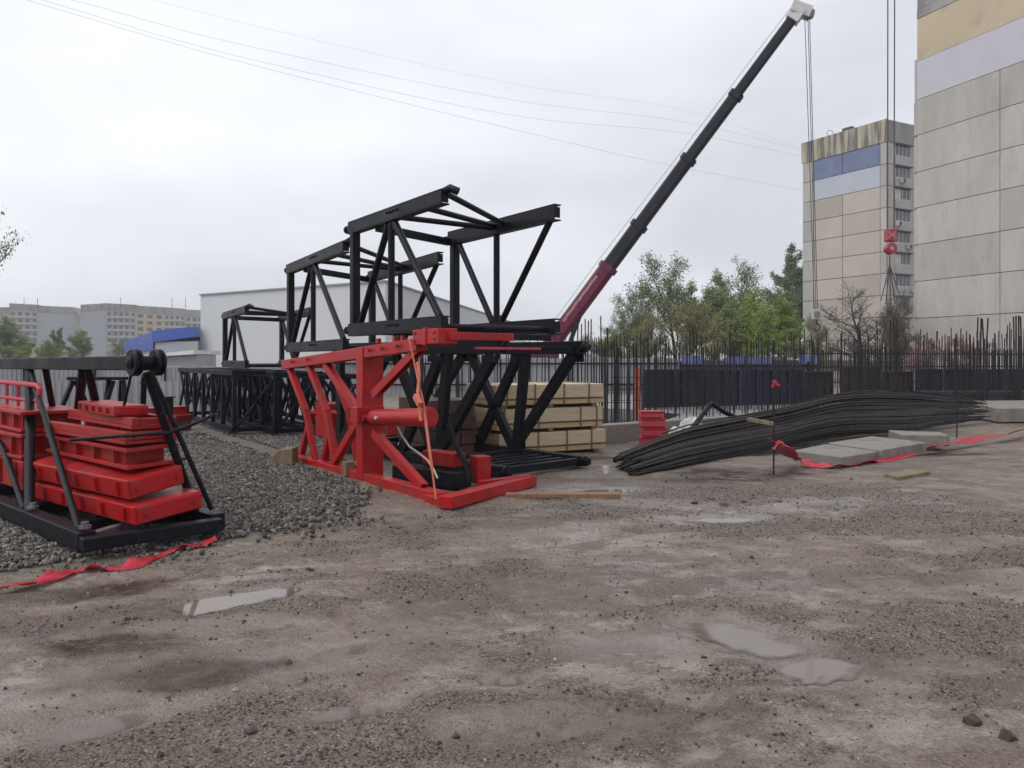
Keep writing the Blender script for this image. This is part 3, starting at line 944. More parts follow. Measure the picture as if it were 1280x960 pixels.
# ------------------------------------------------------------------ black truss boxes
def truss_box(name, label, cat, c1, u, v, L, W, z0, z1, group=None, m='black', hand=0.0):
    """c1: near-left bottom corner (xy); u runs away along the left face, v across to the right face"""
    u = V(*u, 0).normalized() if len(u) == 2 else u; v = V(*v, 0).normalized() if len(v) == 2 else v
    o = V(c1[0], c1[1], 0)
    t = thing(name, label, cat, V(o.x + u.x * L / 2 + v.x * W / 2, o.y + u.y * L / 2 + v.y * W / 2, z0), group)

    def P(a, b_, z):
        return o + u * a + v * b_ + V(0, 0, z)
    ch, cw = 0.17, 0.11
    zt, zb = z1 - ch / 2, z0 + ch / 2
    mm = M[m]
    # chords: channels, the top ones with a stub and a bolt at the end
    for b_, sd in ((0, -1), (W, -1)):
        for z, nm in ((zt, 'top_chord'), (zb, 'bottom_chord')):
            mb = MB().channel(P(0, b_, z), P(L, b_, z), cw, ch * (1.18 if b_ else 1), 0.016, (0, 0, 1), sd)
            mb.bar(P(0.0, b_, z), P(0.012, b_, z), cw - 0.03, ch - 0.04)
            c = mb.build(nm, mm, t, 0.004)
            mb = MB().lathe(P(L, b_, z), u, [(0, 0.05), (0.05, 0.05), (0.05, 0.035), (0.1, 0.035), (0.1, 0.055), (0.15, 0.055)], 12)
            mb.build('coupling_pin', mm, c)
            for k in range(4):
                MB().lathe(P(L * (0.42 + 0.035 * k), b_ - (0.056 if not b_ else -0.056), z + 0.02), -v if not b_ else v, [(0, 0.017), (0.018, 0.017)], 6).build('bolt', mm, c)
    # uprights at the far end
    for b_ in (0, W):
        MB().bar(P(L - 0.12, b_, z0 + ch), P(L - 0.12, b_, z1 - ch), 0.11, 0.11, U).build('post', mm, t, 0.006)
    # left face: three members meeting under the middle of the top chord
    xm = L * 0.52
    zz0, zz1 = z0 + ch, z1 - ch
    mb = MB().bar(P(xm - 0.14, 0, zz1 - 0.03), P(xm + 0.14, 0, zz1 - 0.03), 0.03, 0.16); mb.build('gusset_plate', mm, t, 0.004)
    for a in (0.12, xm, L - 0.3):
        MB().tube([P(a, 0, zz0 - 0.01), P(xm + (a - xm) * 0.08, 0, zz1 - 0.02)], 0.043, 12).build('brace', mm, t, 0, True)
    # right face: three members meeting on the middle of the bottom chord
    mb = MB().bar(P(xm - 0.16, W, zz0 + 0.03), P(xm + 0.16, W, zz0 + 0.03), 0.03, 0.16); mb.build('gusset_plate', mm, t, 0.004)
    for a in (0.14, xm, L - 0.22):
        MB().tube([P(a, W, zz1 + 0.01), P(xm + (a - xm) * 0.1, W, zz0 + 0.02)], 0.043, 12).build('brace', mm, t, 0, True)
    # top face: diagonals from the right chord's middle to the left chord, plus end ties
    for a, b_ in ((0.02, 0.42), (0.25, 0.5), (0.55, 0.55)):
        MB().tube([P(L * a, 0.03, zt + (0.05 if a < 0.1 else 0)), P(L * b_, W - 0.05, zt)], 0.036, 10).build('tie', mm, t, 0, True)
    MB().bar(P(L * 0.72, 0.05, zt - 0.08), P(L - 0.05, W - 0.05, zt - 0.06), 0.08, 0.1).build('tie', mm, t, 0.005)
    # bottom ties
    for a, b_ in ((0.06, 0.06), (0.94, 0.94), (0.06, 0.5), (0.5, 0.94)):
        MB().tube([P(L * a, 0.05, zb - 0.03), P(L * b_, W - 0.05, zb - 0.03)], 0.036, 10).build('tie', mm, t, 0, True)
    # curved nose at the near end of the left top chord
    MB().tube([P(0.06, 0, z1 - 0.03), P(-0.06, 0.03, z1 - 0.0), P(-0.12, 0.09, z1 - 0.04)], 0.045, 10).build('nose', mm, t, 0, True)
    return t


TB = 'black truss boxes piled around the red frame'
truss_box('truss_box', 'black open truss box on top of the red frame, largest and highest of the three', 'truss', (-0.73, 8.42), (-0.575, 0.818), (0.818, 0.575),
          2.55, 1.57, 1.9, 3.46, TB)
truss_box('truss_box', 'black open truss box on the far end of the red frame, lower than its neighbour', 'truss', (-2.36, 10.95), (-0.5, 0.866), (0.70, 0.71),
          3.3, 1.75, 1.71, 3.28, TB)
truss_box('truss_box', 'small looking black truss box on the navy lattice stack, before the grey hall wall', 'truss', (-5.86, 17.0), (-0.49, 0.87), (0.83, 0.55),
          3.1, 1.45, 1.38, 2.77, TB)

# lower mast section standing on the ground behind the red frame
uq = V(-0.68, 0.733, 0); vq = V(0.733, 0.68, 0)
ms = thing('mast_section', 'black crane mast section lying on the ground in front of the plywood packs', 'mast section', V(-0.7, 12.2, 0))
R0 = V(1.0, 11.25, 0)


def Q(a, b_, z):
    return R0 + uq * a - vq * b_ + V(0, 0, z)


ML, MW, MH = 4.3, 1.55, 1.86
for b_ in (0, MW):
    MB().bar(Q(-0.05, b_, MH - 0.1), Q(ML, b_, MH - 0.1), 0.16, 0.19).build('chord', M['black'], ms, 0.008)
    MB().bar(Q(-0.05, b_, 0.1), Q(ML, b_, 0.1), 0.15, 0.15).build('chord', M['black'], ms, 0.008)
    for z in (MH - 0.1, 0.1):
        MB().lathe(Q(-0.05, b_, z), -uq, [(0, 0.075), (0.06, 0.075), (0.06, 0.05), (0.12, 0.05)], 14).build('coupling', M['black'], ms)
    for a, c in ((0.12, 1.42), (1.42, 1.2), (1.42, 2.5), (2.7, 2.5), (2.7, 4.1), (4.15, 4.15)):
        # zig-zag members between the chords
        if (a, c) == (1.42, 1.2):
            p, q = Q(1.15, b_, MH - 0.18), Q(1.36, b_, 0.16)
        elif a < c or a == c:
            p, q = Q(a, b_, MH - 0.18) if (a, c) in ((0.12, 1.42), (2.7, 4.1), (4.15, 4.15)) else Q(c, b_, MH - 0.18), Q(c, b_, 0.16) if (a, c) in ((0.12, 1.42), (2.7, 4.1), (4.15, 4.15)) else Q(a, b_, 0.16)
        else:
            p, q = Q(1.3, b_, MH - 0.18), Q(2.3, b_, 0.16)
        MB().bar(p, q, 0.1, 0.155, uq).build('brace', M['black'], ms, 0.006)
for b_, s_ in ((0, 1), (MW, -1)):
    for a, z in ((0.16, MH - 0.21), (1.38, MH - 0.21), (2.6, MH - 0.21), (1.4, 0.2), (2.5, 0.2), (4.05, 0.2)):
        g_ = MB().bar(Q(a - 0.17, b_ - 0.066 * s_, z), Q(a + 0.17, b_ - 0.066 * s_, z), 0.014, 0.2).build('gusset_plate', M['black'], ms, 0.003)
        for da in (-0.11, 0.11):
            MB().lathe(Q(a + da, b_ - 0.073 * s_, z), vq * s_, [(0, 0.018), (0.016, 0.018)], 6).build('bolt', M['steel'], g_)
for a in (0.0, 1.4, 2.8, ML - 0.02):
    MB().bar(Q(a, 0.07, 0.1), Q(a, MW - 0.07, 0.1), 0.1, 0.1).build('cross_tie', M['black'], ms, 0.005)
for a, c in ((0.0, 1.4), (2.8, 1.4)):
    MB().bar(Q(a + 0.05, 0.1, 0.06), Q(c, MW - 0.1, 0.06), 0.08, 0.06).build('floor_brace', M['black'], ms, 0.004)
    MB().bar(Q(a + 0.05, 0.1, MH - 0.12), Q(c, MW - 0.1, MH - 0.12), 0.07, 0.07).build('roof_brace', M['black'], ms, 0.004)
mb = MB()
for k in range(4):
    mb.bar(Q(0.25 + 0.24 * k, 0.1, 0.125), Q(0.25 + 0.24 * k, MW - 0.1, 0.135), 0.1, 0.03)
mb.build('floor_grating', M['black'], ms)

# navy lattice sections further back
LG = 'navy lattice sections stacked behind the red frame'


def lattice(label, c1, u, v, L, W, z0, z1):
    u = V(*u, 0).normalized(); v = V(*v, 0).normalized()
    o = V(c1[0], c1[1], 0)
    t = thing('lattice_section', label, 'lattice section', o + u * L / 2 + v * W / 2 + V(0, 0, z0), LG)
    mm = M['blackblue']

    def P(a, b_, z):
        return o + u * a + v * b_ + V(0, 0, z)
    for b_ in (0, W):
        for z in (z0 + 0.06, z1 - 0.06):
            MB().bar(P(0, b_, z), P(L, b_, z), 0.11, 0.11).build('chord', mm, t, 0.006)
    nb = 6
    s = L / nb
    for b_ in (0, W):
        for k in range(nb):
            MB().tube([P(k * s, b_ + 0.02, z0 + 0.1), P((k + 1) * s, b_ + 0.02, z1 - 0.1)], 0.032, 8).build('brace', mm, t, 0, True)
            MB().tube([P((k + 1) * s, b_ - 0.02, z0 + 0.1), P(k * s, b_ - 0.02, z1 - 0.1)], 0.032, 8).build('brace', mm, t, 0, True)
            MB().bar(P(k * s, b_, z0 + 0.12), P(k * s, b_, z1 - 0.12), 0.08, 0.08, u).build('post', mm, t, 0.004)
    for a in (0, L):
        MB().tube([P(a, 0.05, z0 + 0.1), P(a, W - 0.05, z1 - 0.1)], 0.032, 8).build('end_brace', mm, t, 0, True)
        MB().tube([P(a, W - 0.05, z0 + 0.1), P(a, 0.05, z1 - 0.1)], 0.032, 8).build('end_brace', mm, t, 0, True)
        for z in (z0 + 0.06, z1 - 0.06):
            MB().bar(P(a, 0.06, z), P(a, W - 0.06, z), 0.09, 0.09).build('end_tie', mm, t, 0.004)
    for k in range(1, nb):
        MB().bar(P(k * s, 0.06, z1 - 0.05), P(k * s, W - 0.06, z1 - 0.05), 0.07, 0.05).build('deck_tie', mm, t, 0.004)
    return t


lattice('navy lattice section on the gravel, outermost of the stack towards the pale fence', (-5.75, 15.9), (-0.56, 0.83), (0.83, 0.56), 5.6, 0.95, 0.06, 1.36)
lattice('navy lattice section on the gravel, middle of the stack under the small truss box', (-4.85, 15.75), (-0.56, 0.83), (0.83, 0.56), 5.6, 0.95, 0.05, 1.33)
lattice('navy lattice section lying on the gravel close behind the far end of the red frame', (-3.9, 15.6), (-0.56, 0.83), (0.83, 0.56), 5.2, 0.95, 0.05, 1.28)

# ------------------------------------------------------------------ jib piece on the left
J = V(-0.75, 0.66, 0).normalized(); K = V(0.66, 0.75, 0).normalized()
NE, FE, AP = V(-3.44, 6.22, 0), V(-2.66, 6.95, 0), V(-3.07, 6.6, 0)
jb = thing('jib_section', 'black triangular crane jib section with round end pulleys, holding red beams', 'jib section', V(-4.6, 8.0, 0))
JL = 5.6
top = lambda t, z=1.56: AP + J * t + V(0, 0, z - 0.006 * t)
mb = MB().bar(top(0.2), top(JL), 0.13, 0.13)
mb.build('top_chord', M['black'], jb, 0.01)
MB().bar(NE + V(0, 0, 0.12), NE + J * JL + V(0, 0, 0.12), 0.14, 0.15).build('bottom_chord', M['black'], jb, 0.01)
MB().bar(FE + V(0, 0, 0.12), FE + J * JL + V(0, 0, 0.12), 0.14, 0.15).build('bottom_chord', M['black'], jb, 0.01)
MB().bar(NE + V(0, 0, 0.12) - K * 0.08 - J * 0.09, FE + V(0, 0, 0.12) - K * 0.02 - J * 0.09, 0.13, 0.105).build('end_beam', M['black'], jb, 0.01)
for t in (0.7, 1.9, 3.4, 4.6):
    MB().bar(NE + J * t + K * 0.08 + V(0, 0, 0.11), FE + J * t - K * 0.08 + V(0, 0, 0.11), 0.12, 0.11).build('cross_tie', M['black'], jb, 0.006)
mb = MB().bar(NE + J * 0.1 + K * 0.1 + V(0, 0, 0.14), FE + J * 0.7 - K * 0.1 + V(0, 0, 0.14), 0.08, 0.06)
mb.build('floor_brace', M['steel'], jb, 0.004)
PC = top(0.17, 1.565)
for t in (-0.135, 0.06):
    sh = MB().lathe(PC + K * t, K, [(0, 0.085), (0, 0.108), (0.01, 0.118), (0.025, 0.118), (0.032, 0.1), (0.042, 0.1), (0.05, 0.118), (0.065, 0.118), (0.075, 0.108), (0.075, 0.08)], 32)
    sh.build('pulley', M['black'], jb, 0, True)
MB().lathe(PC - K * 0.165, K, [(0, 0.03), (0.02, 0.06), (0.31, 0.06), (0.33, 0.03)], 18).build('pulley_shaft', M['black'], jb, 0, True)


def jt(px, py, base, z=0):
    q = onp(px, py, base, J)
    return q


legs = [((183, 466), AP, (252, 660), FE, 0.036), ((189, 466), AP, (222, 560), FE, 0.022), ((38, 462), AP, (106, 684), NE, 0.031),
        ((37, 462), AP, (37, 642), NE, 0.046), ((-30, 462), AP, (30, 636), NE, 0.03), ((57, 462), AP, (75, 560), FE, 0.035),
        ((110, 462), AP, (140, 590), FE, 0.04), ((104, 462), AP, (90, 575), FE, 0.045)]
for a, pa, b_, pb, r in legs:
    p, q = jt(*a, pa), jt(*b_, pb)
    if r == 0.022:
        q = FE + J * 0.12 + V(0, 0, 0.22)
    MB().tube([p, q], r, 12).build('brace', M['black'], jb, 0, True)
MB().tube([jt(164, 468, AP), jt(121, 655, AP)], 0.013, 8).build('tension_rod', M['black'], jb, 0, True)
mb = MB()
for f in (0.55, 0.8):
    p = jt(182, 466, AP).lerp(jt(258, 658, FE), f)
    mb.tube([p + V(0.0, -0.03, 0), p + V(0.06, -0.05, 0.01), p + V(0.11, -0.03, 0.03)], 0.011, 6)
mb.build('cable_hook', M['black'], jb)
for t in (0.05, 1.3):
    MB().lathe(NE + J * t + V(0, 0, 0.22), V(0, 0, 1), [(0, 0.05), (0.02, 0.05), (0.02, 0.03), (0.05, 0.03)], 10).build('foot_lug', M['steel'], jb)
o = MB().tube([at(88, 550, 6.7), at(150, 545, 6.62), at(210, 541, 6.6), at(235, 533, 6.75), at(267, 519, 7.05)], 0.016, 10).build(
    'bent_pipe', M['black'], None, 0, True, loc=at(210, 541, 6.6))
tag(o, 'thin bent dark pipe stuck crosswise through the jib legs', 'pipe')

# red steel beams packed inside the jib
RG = 'red steel beams stacked inside the jib section'


def redbeam(label, c, L, W, H, rot, tilt=0.0, roll=0.0, style=0, m='redworn'):
    """c = middle of the near end, bottom edge; the beam runs back along the jib"""
    Rm = Matrix.Rotation(rot, 3, 'Z')
    d = Rm @ J; w_ = Rm @ K
    d = (d + V(0, 0, tilt)).normalized()
    w_ = (w_ + V(0, 0, roll)).normalized()
    n = w_.cross(d).normalized()
    if n.z < 0: n = -n
    t = thing('steel_beam', label, 'steel beam', c, RG)
    c = V(*c)
    if style == 0:      # closed box beam with end plate
        MB().box(c + d * L / 2 + n * H / 2, (W, L, H), w_, d, n).build('body', M[m], t, 0.012)
        mb = MB().box(c - d * 0.012 + n * H / 2, (W - 0.03, 0.02, H - 0.03), w_, d, n); mb.build('end_plate', M['red'], t, 0.004)
        for k in range(5):
            MB().box(c + d * (0.16 + k * L / 5.2) + n * H / 2 - w_ * (W / 2 + 0.012), (0.03, 0.016, H - 0.05), w_, d, n).build('stiffener', M[m], t)
        for k in (-0.36, 0.36):
            MB().lathe(c - d * 0.022 + n * H / 2 + w_ * W * k, -d, [(0, 0.022), (0.014, 0.022), (0.014, 0.013), (0.03, 0.013)], 8).build('bolt', M['redworn'], t)
    elif style == 1:    # channel open to the near end: two flanges and a web set back
        mb = MB().box(c + d * L / 2 + n * 0.02, (W, L, 0.035), w_, d, n); mb.build('bottom_flange', M[m], t, 0.006)
        mb = MB().box(c + d * L / 2 + n * (H - 0.02), (W, L, 0.035), w_, d, n); mb.build('top_flange', M[m], t, 0.006)
        mb = MB().box(c + d * (L / 2 + 0.08) + n * H / 2, (W - 0.12, L - 0.18, H - 0.078), w_, d, n); mb.build('web', M[m], t)
        for k in range(4):
            MB().box(c + d * (0.3 + k * L / 4.5) + n * H / 2 - w_ * (W / 2 - 0.03), (0.05, 0.014, H - 0.08), w_, d, n).build('stiffener', M[m], t)
    else:               # low tray: two side rails and a plate
        MB().box(c + d * L / 2 + n * 0.02, (W, L, 0.03), w_, d, n).build('plate', M[m], t, 0.004)
        for s_ in (-1, 1):
            MB().box(c + d * L / 2 + n * (H / 2 + 0.02) + w_ * s_ * (W / 2 - 0.04), (0.07, L, H - 0.032), w_, d, n).build('side_rail', M[m], t, 0.006)
        MB().box(c + d * 0.03 + n * (H / 2 + 0.02), (W - 0.16, 0.06, H - 0.04), w_, d, n).build('end_rail', M[m], t, 0.006)
    return t


bc = AP + J * 0.02 + K * 0.1
redbeam('flat red box beam at the very bottom of the jib stack, its end sticking out furthest', bc + K * 0.0 + J * -0.1 + V(0, 0, 0.235), 2.1, 0.6, 0.16, 0.06, 0.0, 0.10, 0, 'red')
redbeam('red box beam tipped sideways, second from the bottom of the jib stack', bc + K * -0.04 + J * 0.05 + V(0, 0, 0.44), 2.0, 0.5, 0.17, 0.08, 0.0, 0.16, 0, 'red')
redbeam('red channel beam with a dark hollow end in the middle of the jib stack', bc + K * -0.02 + J * 0.18 + V(0, 0, 0.64), 2.0, 0.46, 0.19, 0.0, 0.0, 0.04, 1)
redbeam('red tray shaped beam lying above the channel with the hollow end', bc + K * -0.02 + J * 0.22 + V(0, 0, 0.845), 1.9, 0.46, 0.11, 0.02, 0.0, 0.0, 2)
redbeam('red tray shaped beam second from the top of the jib stack', bc + K * 0.03 + J * 0.28 + V(0, 0, 0.965), 1.8, 0.4, 0.1, -0.05, 0.0, -0.02, 2)
redbeam('shortest red beam, lying on top of the jib stack beside the black box', bc + K * -0.06 + J * 0.55 + V(0, 0, 1.07), 1.2, 0.3, 0.1, -0.1, 0.0, 0.0, 0)
redbeam('long red beam low behind the jib stack, running out of the picture', AP + J * 2.25 + V(0, 0, 0.25), 2.6, 0.7, 0.3, 0.0, 0.0, 0.0, 0)
redbeam('red channel resting on the long red beam at the picture edge', AP + J * 2.3 + V(0, 0, 0.56), 2.4, 0.7, 0.26, 0.04, 0.0, 0.0, 1)
redbeam('upper red channel at the picture edge under the pink guard rail', AP + J * 2.35 + V(0, 0, 0.83), 2.2, 0.66, 0.22, -0.04, 0.0, 0.0, 1)
c = bc + J * 0.55 + K * 0.24 + V(0, 0, 1.07)
jbx = thing('control_box', 'small black metal box on top of the red beam stack', 'box', c)
MB().box(c + V(0, 0, 0.08), (0.13, 0.1, 0.16), K, J).build('case', M['black'], jbx, 0.008)
MB().box(c + V(0, 0, 0.165), (0.16, 0.12, 0.012), K, J).build('lid', M['black'], jbx, 0.003)
gr_ = thing('guard_rail', 'pinkish red tubular guard rail on the beams at the picture edge', 'rail', AP + J * 3.2 + V(0, 0, 1.06))
b0 = AP + J * 2.55 + K * -0.1
pts = [b0 + V(0, 0, 1.06), b0 + V(0, 0, 1.27), b0 + J * 0.05 + V(0, 0, 1.31), b0 + J * 1.9 + V(0, 0, 1.33)]
MB().tube(pts, 0.03, 10).build('rail_loop', M['redpink'], gr_, 0, True)
MB().tube([b0 + V(0, 0, 1.14), b0 + J * 1.9 + V(0, 0, 1.15)], 0.02, 10).build('mid_rail', M['redpink'], gr_, 0, True)
for t in (0.35, 0.7, 1.1, 1.5):
    MB().tube([b0 + J * t + V(0, 0, 1.06), b0 + J * t + V(0, 0, 1.3)], 0.018, 8).build('baluster', M['redpink'], gr_, 0, True)

# things behind the jib: a splayed trestle and red beams on the gravel
tr = thing('trestle_frame', 'black trestle with splayed legs behind the jib, near the pale fence', 'trestle', V(*gnd(115, 530)))
Yt = 14.0
MB().bar(at(86, 473, Yt), at(158, 473, Yt), 0.15, 0.06).build('top_bar', M['black'], tr, 0.005)
for a, b_, dy in (((91, 476), (72, 545), -0.4), ((95, 476), (110, 545), 0.5), ((136, 476), (112, 548), 0.4), ((142, 476), (122, 550), -0.2), ((152, 476), (138, 548), 0.3), ((154, 476), (170, 548), -0.3)):
    q = at(*b_, Yt); q.y += dy; q.z = 0.0
    MB().bar(at(*a, Yt), q, 0.08, 0.07).build('leg', M['black'], tr, 0.004)
ps = thing('signal_post', 'dark upright post with bracket between the trestle and the jib pulleys', 'post', V(*gnd(181, 545)))
MB().bar(gnd(177, 545), at(180, 470, 15.2), 0.1, 0.1, U).build('post', M['black'], ps, 0.005)
MB().bar(at(176, 478, 15.2), at(190, 478, 15.2), 0.05, 0.05).build('bracket', M['black'], ps)
for a, b_, h, lb in (((150, 519), (231, 514), 0.2, 'long red steel beam on the gravel before the pale fence'),
                     ((196, 526), (236, 522), 0.12, 'short red steel beam in front of the longer one by the lattice')):
    p, q = at(*a, 16.5), at(*b_, 16.5 + 1)
    t = thing('ground_beam', lb, 'steel beam', (p + q) / 2 - V(0, 0, h / 2))
    MB().bar(p, q, 0.25, h).build('web', M['redworn'], t, 0.006)
    MB().bar(p + V(0, 0, h / 2 + 0.012), q + V(0, 0, h / 2 + 0.012), 0.32, 0.02).build('flange', M['redworn'], t)
    for f in (0.15, 0.85):
        e = p.lerp(q, f)
        MB().box((e.x, e.y, (e.z - h / 2) / 2 - 0.003), (0.2, 0.3, max(e.z - h / 2 - 0.006, 0.02))).build('skid', M['oldwood'], t)

# ------------------------------------------------------------------ plywood packs
PK = 'strapped plywood packs stacked behind the mast section'
cl, cr_ = V(-0.24, 12.95, 0), V(1.67, 13.95, 0)
fd = (cr_ - cl).normalized(); bd = V(-fd.y, fd.x, 0)
FL = (cr_ - cl).length
zb0 = -0.1
lay = [(zb0 + 0.07, 0.35, 0.03, 'strapped pale plywood pack at the bottom of the stack', 0.0),
       (zb0 + 0.48, 0.36, -0.02, 'strapped pale plywood pack in the middle of the stack', 0.01),
       (zb0 + 0.90, 0.35, -0.04, 'strapped pale plywood pack on top of the stack', -0.015)]
for z0, h, sx, lb, rt in lay:
    Rm = Matrix.Rotation(rt, 3, 'Z')
    f, b_ = Rm @ fd, Rm @ bd
    c = cl + f * (FL / 2 + sx) + b_ * 0.62 + V(0, 0, z0)
    t = thing('plywood_pack', lb, 'plywood pack', c, PK)
    MB().box(c + V(0, 0, 0.12 * h), (FL, 1.24, 0.24 * h), f, b_).build('lower_sheets', M['plyedge'], t, 0.004)
    MB().box(c + V(0, 0, 0.63 * h), (FL + 0.012, 1.25, 0.74 * h - 0.012), f, b_).build('cover_board', M['ply'], t, 0.005)
    for k in (-0.43, -0.12, 0.28, 0.44) if h > 0.355 else (-0.4, -0.15, 0.12, 0.36):
        mb = MB()
        e = c + f * FL * k
        mb.box(e - b_ * 0.632 + V(0, 0, h / 2), (0.028, 0.006, h + 0.012), f, b_)
        mb.box(e + V(0, 0, h + 0.004), (0.028, 1.27, 0.006), f, b_)
        mb.build('strap', M['strap'], t)
    mb = MB().box(c - b_ * 0.633 + V(0, 0, 0.3 * h), (FL + 0.02, 0.005, 0.018), f, b_)
    mb.build('edge_strap', M['strap'], t)
    for k in (-0.42, 0.0, 0.42):
        e = c + f * FL * k
        MB().box(e + V(0, 0, -0.028), (0.1, 1.2, 0.05), f, b_).build('bearer', M['timber'], t, 0.004)

# stacked cartons half hidden to the left of the packs
o = thing('timber_bundle', 'brownish bundle of sawn timber behind the strap, left of the plywood packs', 'timber', cl - fd * 0.75 + bd * 0.9 + V(0, 0, zb0))
for k in range(4):
    for j in range(3):
        MB().box(cl - fd * (0.75 - 0.0) + bd * (0.9 + 0.02 * ((k * 7 + j * 3) % 4)) + V(0, 0, zb0 + 0.14 + 0.25 * k) + fd * (j - 1) * 0.27, (0.26, 1.6, 0.235), fd, bd).build('balk', M['oldred'], o, 0.008)

for px0, px1, z0, h, Y, lb in ((402, 448, 0.05, 0.62, 15.2, 'dark red steel box seen through the ribs of the red frame'), (480, 560, 0.04, 0.4, 15.8, 'long red steel trough behind the red cylinder')):
    a, b_ = at(px0, 448, Y), at(px1, 448, Y + 0.5)
    a.z = b_.z = z0 + h / 2
    t = thing('steel_box', lb, 'steel box', (a + b_) / 2 - V(0, 0, h / 2))
    MB().bar(a, b_, 0.6, h).build('shell', M['redworn'], t, 0.01)
    MB().bar(a + V(0, 0, h / 2 + 0.022), b_ + V(0, 0, h / 2 + 0.022), 0.66, 0.04).build('rim', M['redworn'], t, 0.006)
# plank and scraps on the ground
o = MB().bar(gnd(632, 619, 0.035), gnd(775, 619, 0.035), 0.12, 0.05).build('plank', M['timber'], None, 0.006, loc=gnd(700, 619))
tag(o, 'long reddish wooden plank lying on the mud beside the red frame foot', 'plank')
o = MB().bar(gnd(934, 524, 0.75), gnd(968, 530, 0.7), 0.07, 0.05).build('lath', M['oldwood'], None, 0.004, loc=gnd(950, 527, 0.7))
tag(o, 'short pale wooden lath lying on the back of the rebar pile', 'lath')
c = gnd(757, 592)
o = MB().lathe(c, V(0, 0, 1), [(0.0, 0.035), (0.1, 0.045), (0.1, 0.047), (0.104, 0.047), (0.104, 0.042), (0.01, 0.03)], 14).build('paper_cup', M['white'], None, 0, True, loc=c)
tag(o, 'small white paper cup on the ground at the end of the rebar pile', 'cup')

# ------------------------------------------------------------------ rebar pile
LOW = [V(1.62, 10.4, 0.02), V(2.4, 11.2, 0.02), V(3.25, 12.1, 0.03), V(4.75, 13.6, 0.06), V(6.2, 14.55, 0.2), V(8.3, 16.3, 0.08), V(10.4, 18.4, 0.03), V(12.6, 20.0, 0.02)]
UPP = [V(1.42, 11.6, 0.1), V(3.0, 13.7, 0.3), V(4.3, 14.7, 0.44), V(5.65, 15.6, 0.60), V(7.4, 17.0, 0.80), V(9.4, 18.5, 0.76), V(11.2, 19.6, 0.58), V(12.9, 20.9, 0.35)]


def poly(pts, s):
    x = s * (len(pts) - 1)
    i = min(int(x), len(pts) - 2); f = x - i
    p0 = pts[max(i - 1, 0)]; p1 = pts[i]; p2 = pts[i + 1]; p3 = pts[min(i + 2, len(pts) - 1)]
    return 0.5 * ((2 * p1) + (p2 - p0) * f + (2 * p0 - 5 * p1 + 4 * p2 - p3) * f * f + (3 * p1 - p0 - 3 * p2 + p3) * f ** 3)


NB = 290
for k in range(NB):
    bi = k % 11
    rb = random.Random(bi * 7 + 3)
    bz, bs, bd_ = rb.uniform(-0.035, 0.05), rb.uniform(-0.02, 0.05), rb.uniform(-0.07, 0.07)
    w_ = min(0.99, max(0.0, (bi + 0.5) / 11 + random.gauss(0, 0.034)))
    lay_ = (k // 11) % 3
    low_ = 0.0
    if k >= 230:
        w_ = random.uniform(0.0, 0.3); low_ = random.uniform(0.1, 0.75)
    elif k >= 218:
        bd_ = random.uniform(-0.35, 0.35); bz = 0.05
    s0 = max(0.0, bs + random.gauss(0.02, 0.014) + (0.07 if w_ > 0.75 else 0) * random.random())
    s1 = min(1.0, s0 + random.uniform(0.74, 0.93))
    dw = bd_ + random.gauss(0, 0.012)
    hump = 0.05 * math.sin(w_ * math.pi * 3.2 + 0.6) * 0.6
    pts = []
    dz = bz - 0.03 * lay_ + random.uniform(-0.008, 0.012)
    for i in range(17):
        s = s0 + (s1 - s0) * i / 16
        ww = min(1.0, max(0.0, w_ + dw * (s - 0.4) * 2))
        p = poly(LOW, s).lerp(poly(UPP, s), ww)
        fl = min(1.0, s * 6)
        p.z *= 1 - low_ * 0.8
        p.z = max(0.0 + zg(p.x, p.y) * 0 + 0.016 + 0.012 * (k % 2), p.z + (1 - low_) * ((hump + 0.05) * fl + 0.07 * math.sin(math.pi * ww) * (0.5 + 0.5 * fl)) + dz)
        pts.append(p)
    o = MB().tube(pts, random.choice((0.0105, 0.012, 0.014)), 6).build('rebar_rod', M['rebar'], None, 0, True, loc=pts[0])
    tag(o, 'long dark ribbed steel rod lying in the big rebar pile on the mud', 'rebar', 'rebar rods in the long pile')

# black loop sticking out behind the pile
lp = MB().tube([gnd(893, 560, 0.2) + V(0.1, 2.0, 0.1), at(886, 508, 14.6), at(889, 504, 14.6), at(905, 515, 14.7), at(925, 524, 14.8), at(940, 528, 14.9)], 0.045, 10)
o = lp.build('bent_pipe', M['black'], None, 0, True, loc=at(905, 515, 14.7)); tag(o, 'black pipe bent into a sharp hook sticking up behind the rebar pile', 'pipe')


# sack
def blob(c, r, squash, seed):
    vs, fs = [], []
    n, k = 18, 12
    rr = random.Random(seed)
    ph = [rr.random() * 6.28 for _ in range(6)]
    for i in range(k + 1):
        a = math.pi * i / k
        for j in range(n):
            b_ = 2 * math.pi * j / n
            q = 1 + 0.13 * math.sin(3 * b_ + ph[0] + 2 * a) + 0.09 * math.sin(5 * b_ + ph[1] - 3 * a) + 0.07 * math.sin(7 * a + ph[2] + b_)
            vs.append((c[0] + r[0] * q * math.sin(a) * math.cos(b_), c[1] + r[1] * q * math.sin(a) * math.sin(b_), c[2] + max(-r[2] * squash, r[2] * q * math.cos(a))))
    for i in range(k):
        for j in range(n):
            j2 = (j + 1) % n
            fs.append((i * n + j, (i + 1) * n + j, (i + 1) * n + j2, i * n + j2))
    return vs, fs


for px, py, Y, r, lb in ((865, 534, 14.4, (0.21, 0.2, 0.17), 'larger crumpled white sack lying behind the rebar pile'), (845, 540, 14.1, (0.12, 0.12, 0.09), 'small crumpled white sack beside the larger one')):
    c = at(px, py, Y)
    o = MB().add(*blob(c, r, 0.6, int(px))).build('sack', M['sack'], None, 0, True, loc=c); tag(o, lb, 'sack')

